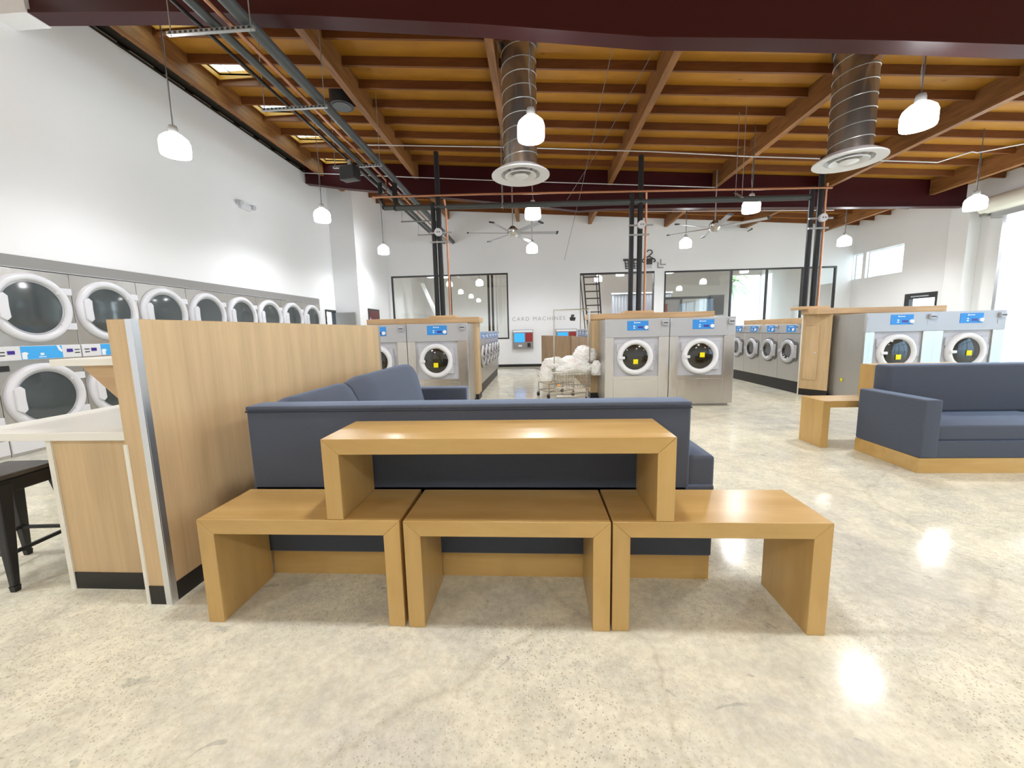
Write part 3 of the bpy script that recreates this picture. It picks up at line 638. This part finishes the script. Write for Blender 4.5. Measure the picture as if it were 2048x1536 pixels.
# ------------------------------------------------------------------ washers and dryers
def ring(mb, cx, cz, r0, r1, y0, y1, seg=48, rnd=.02):
    """annular door ring, axis y; front at y0 (toward viewer), back y1"""
    pr = [(r0, y1), (r0, y0+rnd*1.6), (r0+rnd, y0+rnd*.3), (r0+2*rnd, y0), (r1-2*rnd, y0), (r1-rnd, y0+rnd*.3), (r1, y0+rnd*1.6), (r1, y1)]
    return mb.lathe(pr, (cx,0,cz), 'y', seg, closed=True)
def make_big_washer():
    W, H, D = 1.12, 1.58, .85
    r = thing('washing_machine', '', 'washing machine', group='large steel front-load washing machines')
    MB().box(.005,W-.005,.05,D,.06,H-.005).box(.04,W-.04,.08,D-.05,0,.06).build('body', M_steel2, r, bev=.004)
    MB().box(0,.15,0,.05,.05,1.255).box(.94,W,0,.05,.05,1.255).box(.15,.94,0,.05,.05,.50).build('front_panel', M_steel, r, bev=.004)
    MB().box(.15,.94,.03,.05,.50,1.255).build('door_surround', M_grey, r)
    MB().box(.15,.94,.0,.03,.50,.56).build('lower_bevel', M_steel, r)
    MB().box(0,W,-.004,.05,1.255,H).build('control_panel', M_grey2, r, bev=.006)
    lb = MB().box(.385,.75,-.009,-.004,1.375,1.54).build('blue_label', M_blue, r)
    MB().cyl((.712,-.035,1.425),(.712,-.009,1.425),.032,seg=24).build('program_knob', M_white, lb)
    MB().box(.57,.655,-.012,-.009,1.41,1.445).build('display', M_indigo, lb)
    MB().box(.49,.52,-.012,-.009,1.44,1.458).box(.49,.52,-.012,-.009,1.405,1.423).box(.50,.518,-.012,-.009,1.50,1.522).box(.525,.61,-.012,-.009,1.504,1.516).build('white_print', M_white, lb)
    cr = MB().box(.985,1.09,-.045,-.004,1.455,1.54).build('card_reader', M_silver, r, bev=.01)
    MB().box(1.0,1.078,-.05,-.045,1.49,1.505).build('card_slot', M_blackplastic, cr)
    MB().box(.985,1.09,-.008,-.004,1.36,1.43).build('service_flap', M_silver, r)
    cx, cz = .53, .90
    hp = MB().box(.60,.855,-.02,.03,.66,1.14).build('hinge_plate', M_grey, r, bev=.008)
    MB().box(.83,.875,-.03,.03,.83,1.0).build('hinge', M_silver, hp, bev=.006)
    MB().box(.20,.40,.0,.03,.99,1.14).build('surround_boss', M_grey, r, bev=.01)
    dr = ring(MB(), cx, cz, .225, .315, -.055, .02).build('door_ring', M_whitem, r)
    MB().lathe([(0,-.045),(.10,-.042),(.18,-.033),(.226,-.018),(.226,.01),(0,.02)], (cx,0,cz), 'y', 40).build('door_glass', M_glassdk2, dr)
    MB().box(cx-.30,cx-.19,-.075,-.05,cz-.03,cz+.02).build('door_handle', M_whitem, dr, bev=.01)
    st_ = MB().box(cx-.042,cx+.042,-.058,-.046,cz-.12,cz-.035).build('yellow_sticker', M_yellow, dr, bev=.004)
    MB().box(.02,.10,-.008,-.004,1.46,1.50).build('number_plate', M_silver, r)
    MB().cyl((.10,.12,0),(.10,.12,.06),.03).cyl((W-.1,.12,0),(W-.1,.12,.06),.03).build('feet', M_dark, r)
    return r
BW = make_big_washer()
def big_washer(x, label, dz=0.):
    r = BW if not BW.get('used') else copy_tree(BW); BW['used'] = 1
    r.location = (x, 7.27, 0); r['label'] = label
    if dz:
        for c in COL.objects:
            if c.parent and c.parent.parent == r and c.name.startswith('yellow_sticker'): c.location = (.02, 0, dz)
    return r
big_washer(-3.49, 'steel washer in the left island, mostly hidden by the wooden partition')
big_washer(-2.36, 'steel front-load washer at the right end of the left island')
big_washer(1.24, 'steel front-load washer at the left of the middle island beside the laundry cart')
big_washer(2.37, 'steel washer at the right of the middle island, sticker high on its glass', .10)
big_washer(5.66, 'steel front-load washer at the left of the right island behind the sofa')
big_washer(6.77, 'steel washer at the right end of the right island by the bright doorway', .05)
del BW['used']
yk = MB().cyl((5.655,7.72,.38),(5.66,7.72,.38),.03,seg=20).build('warning_sticker', M_yellow, org=(5.655,7.72,.38)); tag(yk, 'round yellow sticker on the side of the right island washer', 'sticker')

def make_small_washer():
    W, H, D = .72, 1.42, .78
    r = thing('washing_machine', '', 'washing machine', group='smaller front-load washers along the aisles')
    MB().box(.004,W-.004,.0,D,.25,1.23).build('body', M_steel2, r, bev=.006)
    MB().box(.0,W,-.004,D,1.235,H).build('control_panel', M_grey2, r, bev=.006)
    MB().box(0,W,.04,D,0,.25).build('plinth', M_kick, r)
    lb = MB().box(.26,.56,-.009,-.004,1.26,1.40).build('blue_label', M_blue, r)
    MB().cyl((.50,-.03,1.31),(.50,-.009,1.31),.03,seg=20).build('program_knob', M_white, lb)
    MB().box(.40,.46,-.012,-.009,1.30,1.33).build('display', M_indigo, lb)
    MB().box(.33,.36,-.012,-.009,1.30,1.33).box(.34,.48,-.012,-.009,1.37,1.38).build('white_print', M_white, lb)
    cr = MB().box(.62,.70,-.04,-.004,1.33,1.40).build('card_reader', M_silver, r, bev=.008)
    MB().box(.635,.685,-.045,-.04,1.355,1.37).build('card_slot', M_blackplastic, cr)
    cx, cz = .36, .86
    poly = [(cx+.27*cos(a)*(1), cz+.27*sin(a)) for a in [R(x) for x in range(50, 311, 20)]] + [(cx+.27,cz-.20),(cx+.31,cz-.15),(cx+.31,cz+.15),(cx+.27,cz+.20)]
    MB().prism(poly, 'y', -.02, .0).build('door_surround', M_silverdk, r, bev=.006)
    dr = ring(MB(), cx, cz, .15, .245, -.06, -.01).build('door_ring', M_silver, r)
    MB().lathe([(0,.02),(.09,.0),(.151,-.03),(.151,-.005),(0,-.0)], (cx,-.015,cz), 'y', 32).build('door_glass', M_glassdk2, dr)
    MB().box(cx-.25,cx-.17,-.075,-.05,cz-.03,cz+.03).build('door_handle', M_silver, dr, bev=.01)
    MB().box(cx+.18,cx+.29,-.035,-.01,cz-.13,cz+.13).build('hinge', M_silver, dr, bev=.01)
    return r
SW = make_small_washer()
def small_washer(x, y, rz, label):
    r = SW if not SW.get('used') else copy_tree(SW); SW['used'] = 1
    r.location = (x, y, 0); r.rotation_euler = (0,0,rz); r['label'] = label
ORD = ['nearest', 'second', 'third', 'fourth', 'fifth', 'sixth']
for i in range(5): small_washer(5.32, 8.42+.72*(i+1), -pi/2, f'small steel washer in the right aisle row, {ORD[i]} from the oak cabinet')
for i in range(6): small_washer(-1.22, 8.68+.72*i, pi/2, f'small washer on the left side of the centre aisle, {ORD[i]} from the front')
for i in range(6): small_washer(1.33, 8.68+.72*(i+1), -pi/2, f'small washer behind the brown boards by the middle island, {ORD[i]} from the front')
del SW['used']

# wooden chases and caps of the islands
def chase(poly, z1, cap, label, name='island_cabinet'):
    c = (poly[0][0], poly[0][1], 0); r = thing(name, label, 'cabinet', c)
    wpart(MB().prism(poly, 'z', .13, z1), 'cabinet_body', M_oak_v, r)
    wpart(MB().prism(poly, 'z', 0, .13), 'kick_base', M_kick, r)
    x0, x1, y0, y1, za, zb = cap
    wpart(MB().rbox(x0, x1, y0, y1, za, zb, .006), 'cap', M_oak_h, r)
    return r
chase([(-3.5,8.14),(-1.19,8.14),(-1.19,8.62),(-3.5,8.62)], 1.60, (-3.45,-1.13,8.10,8.70,1.60,1.71), 'oak pipe cabinet with flat cap behind the left island washers')
chase([(1.10,8.14),(3.45,8.14),(3.45,8.62),(1.10,8.62)], 1.60, (1.05,3.48,8.10,8.70,1.60,1.71), 'oak pipe cabinet with flat cap behind the middle island washers')
chase([(5.64,8.16),(7.7,8.16),(7.7,8.40),(5.64,8.40)], 1.60, (5.64,7.75,8.13,8.41,1.60,1.71), 'oak pipe cabinet with flat cap behind the right island washers')
rr = chase([(5.33,8.39),(5.60,7.98),(5.63,8.14),(5.63,8.42)], 1.60, (5.30,5.635,7.97,8.42,1.60,1.71), 'oak end cabinet with access door at the left of the right island')
# access door on the slanted face
A = Vector((5.33,8.39,0)); B = Vector((5.60,7.98,0)); dn = (B-A).normalized(); nn = Vector((-abs(dn.y), -dn.x, 0)).normalized()
def slp(t, z, o): p = A + dn*t + nn*o; return (p.x, p.y, z)
def slbox(mb, t0, t1, z0, z1, o0, o1): return mb.hexa([slp(t0,z0,o0),slp(t1,z0,o0),slp(t1,z0,o1),slp(t0,z0,o1),slp(t0,z1,o0),slp(t1,z1,o0),slp(t1,z1,o1),slp(t0,z1,o1)])
dd = wpart(slbox(MB(), .05, .30, .32, 1.38, .001, .018), 'access_door', M_oak_v, rr, bev=.004)
slbox(MB(), .25, .27, .84, .87, .018, .04).build('door_knob', M_whitep, dd, org=tuple(rr.location))
wpart(slbox(MB(), -.02, .0, .0, 1.6, .0, .01), 'edge_trim', M_creamtrim, rr)
def capbox(x0,x1,y0,y1,z0,z1,label):
    o = MB().rbox(x0,x1,y0,y1,z0,z1,.006).build('wooden_ledge', M_oak_h, org=((x0+x1)/2,(y0+y1)/2,z0)); tag(o, label, 'ledge')
capbox(5.98,6.65,8.66,12.0,1.425,1.56,'long oak cap on top of the right aisle washers')
capbox(5.70,5.95,8.46,8.8,1.425,1.60,'oak box at the near end of the right aisle cap')
capbox(-2.2,-1.95,8.72,13.0,1.42,1.60,'long oak cap behind the left aisle washers')
# brown boards
def boards(a, b, z1, label, th=.04):
    a, b = Vector(a), Vector(b); dn = (b-a).normalized(); nn = Vector((dn.y,-dn.x,0))*th
    P = [a, b, b+nn, a+nn]
    o = MB().hexa([(p.x,p.y,0) for p in P] + [(p.x,p.y,z1) for p in P]).build('brown_board', M_brown, org=(a.x,a.y,0)); tag(o, label, 'board')
boards((1.19,8.75,0),(1.17,10.9,0),1.22,'brown wood-grain board in front of the middle island washers, nearest to the cart')
boards((1.17,10.92,0),(1.15,13.1,0),1.21,'brown wood-grain board in front of the middle island washers, far one')
boards((1.12,13.15,0),(.22,15.3,0),1.21,'brown wood-grain board slanting toward the rear wall')

def make_dryer():
    W, H, D = .938, 2.335, .55
    r = thing('stacked_dryer', '', 'stacked dryer', group='stacked dryers along the left wall')
    MB().box(.003,W-.003,.0,D,.0,H-.003).build('body', M_steel, r, bev=.003)
    def door(cz, hname):
        dr = ring(MB(), W/2-.01, cz, .345, .437, -.06, -.0, 56, .018).build('door_ring', M_whitep, r)
        ring(MB(), W/2-.01, cz, .325, .347, -.03, .0, 56, .004).build('inner_rim', M_silver, dr)
        MB().lathe([(0,-.022),(.2,-.021),(.328,-.017),(.328,-.005),(0,-.005)], (W/2-.01,0,cz), 'y', 48).build('door_glass', M_glassdk, dr)
        for s_ in (-1, 1):
            MB().box(W/2+.26, W-.03, -.05, -.0, cz+s_*.235-.045, cz+s_*.235+.045).build('hinge_arm', M_whitep, dr, bev=.006)
        pl = [(W/2-.01-.375, cz+.13), (W/2-.01-.31, cz+.17), (W/2-.01-.27, cz+.13), (W/2-.01-.275, cz), (W/2-.01-.27, cz-.13), (W/2-.01-.31, cz-.17), (W/2-.01-.375, cz-.13)]
        MB().prism(pl, 'y', -.085, -.045).build('handle_grip', M_whitep, dr, bev=.008)
    door(1.85, 0); door(.70, 0)
    cp = MB().box(.01,W-.01,-.02,0,1.19,1.365).build('control_panel', M_whitem, r, bev=.003)
    lb = MB().box(.255,.70,-.025,-.02,1.195,1.36).build('blue_label', M_blue2, cp)
    MB().box(.45,.49,-.028,-.025,1.24,1.27).box(.43,.51,-.028,-.025,1.215,1.225).prism([(.26,1.2),(.31,1.2),(.31,1.25),(.33,1.27),(.30,1.29),(.26,1.28)], 'y', -.027, -.025).prism([(.64,1.36),(.66,1.30),(.69,1.27),(.70,1.29),(.67,1.36)], 'y', -.027, -.025).build('white_print', M_white, lb)
    for x in (.16, .79): MB().box(x-.035,x+.035,-.025,-.02,1.265,1.31).build('display', M_indigo, cp)
    for x in (.07, .88):
        for z in (1.255, 1.295): MB().box(x-.03,x+.03,-.024,-.02,z-.006,z+.006).build('slot', M_blackplastic, cp)
    MB().box(.01,W-.01,-.01,0,.04,.215).build('kick_panel', M_whitem, r)
    MB().box(.02,.12,-.02,0,1.06,1.13).build('lint_latch', M_blackplastic, r)
    return r
DW = make_dryer()
POS = ['nearest one', 'second', 'third', 'fourth', 'fifth', 'sixth', 'seventh', 'eighth']
for i in range(9):
    r = DW if i == 0 else copy_tree(DW)
    r.location = (XL+.02, DY+.938*i, 0); r.rotation_euler = (0,0,pi/2)
    r['label'] = ('stacked dryer outside the left picture edge' if i == 0 else f'stacked steel dryer with white round doors, {POS[i-1]} along the left wall')
hd = thing('dryer_header', 'long grey header panel above the stacked dryers', 'header panel', (XL, 8, 2.335))
wpart(MB().box(XL-.03, XL+.02, DY+.01, DY+.938*9-.01, 2.34, 2.495), 'header_panel', M_hdr, hd)
wpart(MB().box(XL-.031, XL+.024, DY+.01, DY+.938*9-.01, 2.34, 2.35), 'lower_lip', M_grey, hd)

# ------------------------------------------------------------------ benches
def bench(x0, x1, y0, y1, z0, z1, label, th=.075, lw=.08, rz=0.):
    r = thing('wooden_bench', label, 'bench', ((x0+x1)/2, (y0+y1)/2, z0), rz)
    hx, hy, h = (x1-x0)/2, (y1-y0)/2, z1-z0
    top = MB().hexa([(-hx+lw,-hy,h-th),(hx-lw,-hy,h-th),(hx-lw,hy,h-th),(-hx+lw,hy,h-th),(-hx,-hy,h),(hx,-hy,h),(hx,hy,h),(-hx,hy,h)]).build('bench_top', M_maple, r, bev=.0025)
    for s_ in (-1, 1):
        p = [(s_*(hx-lw),-hy,0),(s_*hx,-hy,0),(s_*hx,hy,0),(s_*(hx-lw),hy,0),(s_*(hx-lw),-hy,h-th),(s_*hx,-hy,h-.001),(s_*hx,hy,h-.001),(s_*(hx-lw),hy,h-th)]
        q = MB().hexa(p); o = q.build('leg', M_maple_v, r, bev=.0025)
    return r
M_maple_v = wood('maple_bench_leg', (.60,.395,.145), (.51,.315,.10), (4, 4, .6), .3, 2.2, coat=.1, bmp=.02)
bench(-1.66,-.655,1.745,2.125,0,.545,'left maple bench of the three low ones, beside the wooden partition')
bench(-.635,.330,1.740,2.12,0,.545,'middle maple bench of the three low ones in front of the sofa back')
bench(.340,1.305,1.745,2.125,0,.545,'right maple bench of the three low ones, reaching past the sofa end')
bench(-1.005,.615,1.75,2.125,.546,.94,'long maple bench stacked on top of the three low benches')
bench(3.26,4.26,4.68,5.06,0,.545,'low maple bench behind the left end of the right sofa')
bench(3.93,4.95,4.70,5.08,.546,.93,'maple bench stacked on another behind the right sofa')

# ------------------------------------------------------------------ sofas
s1 = thing('corner_sofa', 'slate blue L-shaped upholstered sofa on a maple plinth beside the wooden partition', 'sofa', (-.35, 2.5, 0))
wpart(MB().box(-1.60,.955,2.16,2.98,0,.145).box(-1.66,-.90,2.98,5.12,0,.145), 'plinth', M_maple, s1)
wpart(MB().rbox(-1.655,.96,2.145,2.40,.147,.56,.012).rbox(-1.655,.825,2.145,2.30,.50,1.015,.018), 'back_panel', M_fab, s1)
wpart(MB().rbox(-1.657,.828,2.142,2.305,.998,1.025,.012), 'top_rail', M_fab, s1)
wpart(MB().tube([(-1.655,2.143,.995),(.825,2.143,.995)], .005, 6), 'piping', M_fabdk, s1)
wpart(MB().rbox(.80,.965,2.16,3.0,.15,.72,.02), 'arm', M_fab, s1)
wpart(MB().rbox(-1.40,.80,2.36,3.02,.15,.44,.03), 'seat', M_fab, s1)
wpart(MB().rbox(-1.5,-.90,3.02,4.96,.15,.44,.03), 'long_seat', M_fab, s1)
wpart(MB().rbox(-1.66,-.88,4.95,5.15,.148,.72,.025), 'far_arm', M_fab, s1)
def backcush(y0, y1, z1, name='back_cushion'):
    prof = [(-1.66,.15),(-1.66,z1-.06),(-1.645,z1-.02),(-1.60,z1),(-1.54,z1-.005),(-1.50,z1-.04),(-1.46,z1-.12),(-1.36,.46),(-1.35,.15)]
    mb = MB(); n = 9; rings = []
    for i in range(n+1):
        t = i/n; e = min(t, 1-t)*n; sh = .035*max(0, 1-e)**2
        y = y0+(y1-y0)*t
        rings.append([mb.bm.verts.new((x - (sh if x > -1.58 else 0), y, z - (sh if z > .5 else 0))) for x, z in prof])
    for a, b in zip(rings, rings[1:]):
        for k in range(len(prof)): mb.bm.faces.new((a[k], a[(k+1)%len(prof)], b[(k+1)%len(prof)], b[k]))
    mb.bm.faces.new(rings[0]); mb.bm.faces.new(rings[-1][::-1])
    return wpart(mb, name, M_fab, s1, bev=.01)
backcush(2.31, 3.22, 1.03); backcush(3.22, 4.94, 1.05)

s2 = thing('sofa', 'slate blue upholstered sofa on a maple plinth at the right edge', 'sofa', (4.9, 4.2, 0))
wpart(MB().box(3.575,6.6,3.845,4.60,0,.145), 'plinth', M_maple, s2, bev=.002)
wpart(MB().rbox(3.575,6.6,3.84,4.60,.147,.31,.012), 'seat_base', M_fab, s2)
wpart(MB().rbox(3.72,5.12,3.855,4.56,.31,.455,.025), 'seat_cushion', M_fab, s2)
wpart(MB().rbox(5.125,6.45,3.855,4.56,.31,.455,.025), 'seat_cushion', M_fab, s2)
wpart(MB().rbox(3.57,3.73,3.835,4.60,.148,.70,.02), 'arm', M_fab, s2)
wpart(MB().rbox(6.46,6.62,3.835,4.60,.148,.70,.02), 'arm', M_fab, s2)
wpart(MB().rbox(3.74,6.46,4.44,4.65,.46,.965,.035), 'backrest', M_fab, s2)

# ------------------------------------------------------------------ partition, counter, shelf, stool
pt = thing('wooden_partition', 'tall oak partition panel with aluminium corner trim', 'partition', (-2.04, 3.4, 0))
PX0, PX1, PY0, PY1, PZ1 = -2.105, -1.975, 1.87, 5.0, 1.515
wpart(MB().box(PX0,PX1,PY0,PY1,.105,PZ1), 'panel', M_oak_v, pt)
wpart(MB().box(PX0-.003,PX1+.004,PY0-.004,PY1,0,.105), 'kick_base', M_kick, pt)
wpart(MB().box(PX0,PX1,PY0,PY1,PZ1,PZ1+.004), 'top_edge', M_oak_h, pt)
wpart(MB().box(PX1-.028,PX1+.005,PY0-.006,PY0,0,PZ1+.004).box(PX1,PX1+.006,PY0,PY0+.032,0,PZ1+.004), 'corner_trim', M_alu, pt)
wpart(MB().box(PX1,PX1+.006,PY1-.03,PY1+.004,0,PZ1+.004), 'far_corner_trim', M_alu, pt)
wpart(MB().box(PX0-.006,PX0+.0,PY0-.006,PY0+.03,0,.885).box(PX0-.004,PX0+.014,PY0-.008,PY0,0,.885), 'edge_trim', M_creamtrim, pt)
ct = thing('counter', 'white folding counter on an oak base left of the partition', 'counter', (-2.4, 3.4, 0))
wpart(MB().box(-2.68,PX0-.008,1.99,4.95,.10,.885), 'base', M_oak_v, ct)
wpart(MB().box(-2.675,PX0-.008,1.985,4.95,0,.10), 'kick_base', M_kick, ct)
wpart(MB().box(-2.695,-2.665,1.98,1.99,0,.885).box(-2.695,-2.68,1.99,2.03,0,.885), 'corner_trim', M_creamtrim, ct)
wpart(MB().box(-3.17,PX0-.008,1.95,4.95,.885,.93), 'countertop', M_cream, ct, bev=.003)
sh = thing('wall_shelf', 'short white shelf on a triangular oak bracket on the partition above the counter', 'shelf', (-2.3, 2.1, .95))
wpart(MB().box(-2.60,PX0-.008,1.99,4.6,1.285,1.322), 'shelf_board', M_cream, sh, bev=.002)
wpart(MB().prism([(-2.46,1.284),(PX0-.008,1.284),(PX0-.008,.945)], 'y', 2.02, 2.06), 'bracket', M_oak_h, sh)
wpart(MB().prism([(-2.46,1.284),(PX0-.008,1.284),(PX0-.008,.945)], 'y', 4.2, 4.24), 'bracket', M_oak_h, sh)
# stool, rotated square
sl = thing('metal_stool', 'black metal stool with splayed legs beside the counter', 'stool', (-3.22, 2.14, 0), rz=R(4))
hs = .145; ft = .172; SH = .665
cs = [(-1,-1),(1,-1),(1,1),(-1,1)]
MB().rbox(-hs-.02,hs+.02,-hs-.02,hs+.02,SH-.03,SH,.012).build('seat', M_stoolseat, sl)
MB().hexa([(x*(hs+.025),y*(hs+.025),SH-.11) for x,y in cs] + [(x*(hs+.012),y*(hs+.012),SH-.03) for x,y in cs]).build('seat_apron', M_blackplastic, sl, bev=.01)
for x, y in cs:
    tp, bt = Vector((x*hs,y*hs,SH-.05)), Vector((x*(ft+.03),y*(ft+.03),.035))
    mb = MB()
    def quadr(c, s_): return [(c.x-s_,c.y-s_,c.z),(c.x+s_,c.y-s_,c.z),(c.x+s_,c.y+s_,c.z),(c.x-s_,c.y+s_,c.z)]
    lg_ = mb.hexa(quadr(bt,.016)+quadr(tp,.038)).build('leg', M_blackplastic, sl, bev=.006)
    MB().hexa(quadr(bt-Vector((0,0,.035)),.014)+quadr(bt,.017)).build('foot_cap', M_kick, lg_)
for a in range(4):
    (x0,y0),(x1,y1) = cs[a], cs[(a+1)%4]; q = ft-.0
    MB().box(min(x0,x1)*q-.008, max(x0,x1)*q+.008, min(y0,y1)*q-.008, max(y0,y1)*q+.008, .20, .22).build('cross_bar', M_blackplastic, sl)
MB().tube([(-hs,-hs,.58),(0,0,.56),(hs,hs,.58)], .008, 6).build('brace', M_blackplastic, sl)

# ------------------------------------------------------------------ laundry carts and bags
def cart(x, y, rz, label, rack=True):
    r = thing('laundry_cart', label, 'laundry cart', (x, y, 0), rz)
    a, b, zt, zb = .36, .24, .60, .30
    mb = MB(); k_ = .86
    for t in (0, .5, 1): 
        z = zb+(zt-zb)*t; s_ = k_+(1-k_)*t
        mb.tube([(-a*s_,-b*s_,z),(a*s_,-b*s_,z),(a*s_,b*s_,z),(-a*s_,b*s_,z)], .004 if t < 1 else .011, 6, closed=True)
    for i in range(13):
        u = -a+2*a*i/12
        for s_ in (-1,1): mb.tube([(u*k_,s_*b*k_,zb),(u,s_*b,zt)], .003, 4)
        mb.tube([(u*k_,-b*k_,zb),(u*k_,b*k_,zb)], .003, 4)
    for i in range(9):
        v = -b+2*b*i/8
        for s_ in (-1,1): mb.tube([(s_*a*k_,v*k_,zb),(s_*a,v,zt)], .003, 4)
    mb.build('wire_basket', M_chrome, r)
    mb = MB()
    for sx in (-1,1):
        for sy in (-1,1): mb.tube([(sx*.30,sy*.22,.10),(sx*.30,sy*.22,.31)], .011, 8)
        mb.tube([(sx*.30,-.22,.14),(sx*.30,.22,.14)], .010, 8)
    for sy in (-1,1): mb.tube([(-.30,sy*.22,.14),(.30,sy*.22,.14)], .010, 8).tube([(-.30,sy*.22,.30),(.30,sy*.22,.30)], .010, 8)
    mb.tube([(-.3,-.22,.14),(.3,.22,.14)], .008, 6); mb.build('base_frame', M_chrome, r)
    for sx in (-1,1):
        for sy in (-1,1):
            cst = MB().box(sx*.30-.02,sx*.30+.02,sy*.22-.012,sy*.22+.028,.08,.115).build('caster', M_galv, r)
            MB().cyl((sx*.30-.014,sy*.22+.02,.046),(sx*.30+.014,sy*.22+.02,.046),.045,seg=20).build('wheel', M_dark, cst)
    if rack:
        mb = MB()
        for sx in (-1,1): mb.tube([(sx*.34,-.10,.30),(sx*.34,-.10,1.80),(sx*.34,.12,1.80),(sx*.34,.12,.30)], .012, 8)
        mb.tube([(-.34,.12,1.80),(.34,.12,1.80)], .012, 8); mb.build('hanging_rack', M_chrome, r)
    MB().cyl((-.25,-.235,.36),(-.25,-.228,.36),.025,seg=16).build('orange_tag', M_orange, r)
    return r
cart(.70, 7.90, R(-3), 'wire laundry cart with tall chrome hanging rack, piled with white bags')
cart(.42, 8.55, R(28), 'second wire laundry cart partly hidden behind the one with the rack', rack=False)
def bag(c, rad, label, seed, sq=(1,1,1)):
    from mathutils import noise
    mb = MB(); bmesh.ops.create_icosphere(mb.bm, subdivisions=5, radius=1)
    for v in mb.bm.verts:
        d = v.co.normalized(); n1 = noise.noise(d*1.6+Vector((seed,0,0))); n2 = noise.noise(d*4.5+Vector((0,seed,0))); n3 = noise.ridged_multi_fractal(d*5+Vector((seed,seed,0)), 1, 2, 3, 1, 2)
        f = 1 + .26*n1 + .13*abs(n2) + .075*n3
        v.co = Vector((d.x*rad*sq[0]*f, d.y*rad*sq[1]*f, d.z*rad*sq[2]*f))
        if v.co.z < -rad*sq[2]*.75: v.co.z = -rad*sq[2]*.75
    o = mb.build('plastic_bag', M_bag, org=(0,0,0)); o.location = c; return tag(o, label, 'plastic bag', 'white plastic bags on the laundry cart')
bag((.72, 7.90, .68), .34, 'large white plastic bag filling the basket of the cart with the rack', 1.3, (1.0,.62,.55))
bag((.95, 7.95, .90), .22, 'white plastic bag heaped highest at the right of the cart', 4.1, (.9,.8,.75))
bag((1.16, 7.80, .64), .13, 'small white plastic bag hanging over the right side of the cart', 7.7, (.75,.6,1.15))
bag((.22, 7.96, .55), .17, 'translucent white bag sagging over the left side of the cart', 9.2, (.85,.7,1.15))
bag((.38, 7.95, .75), .20, 'white plastic bag lying at the upper left of the cart', 12.6, (1.1,.7,.6))
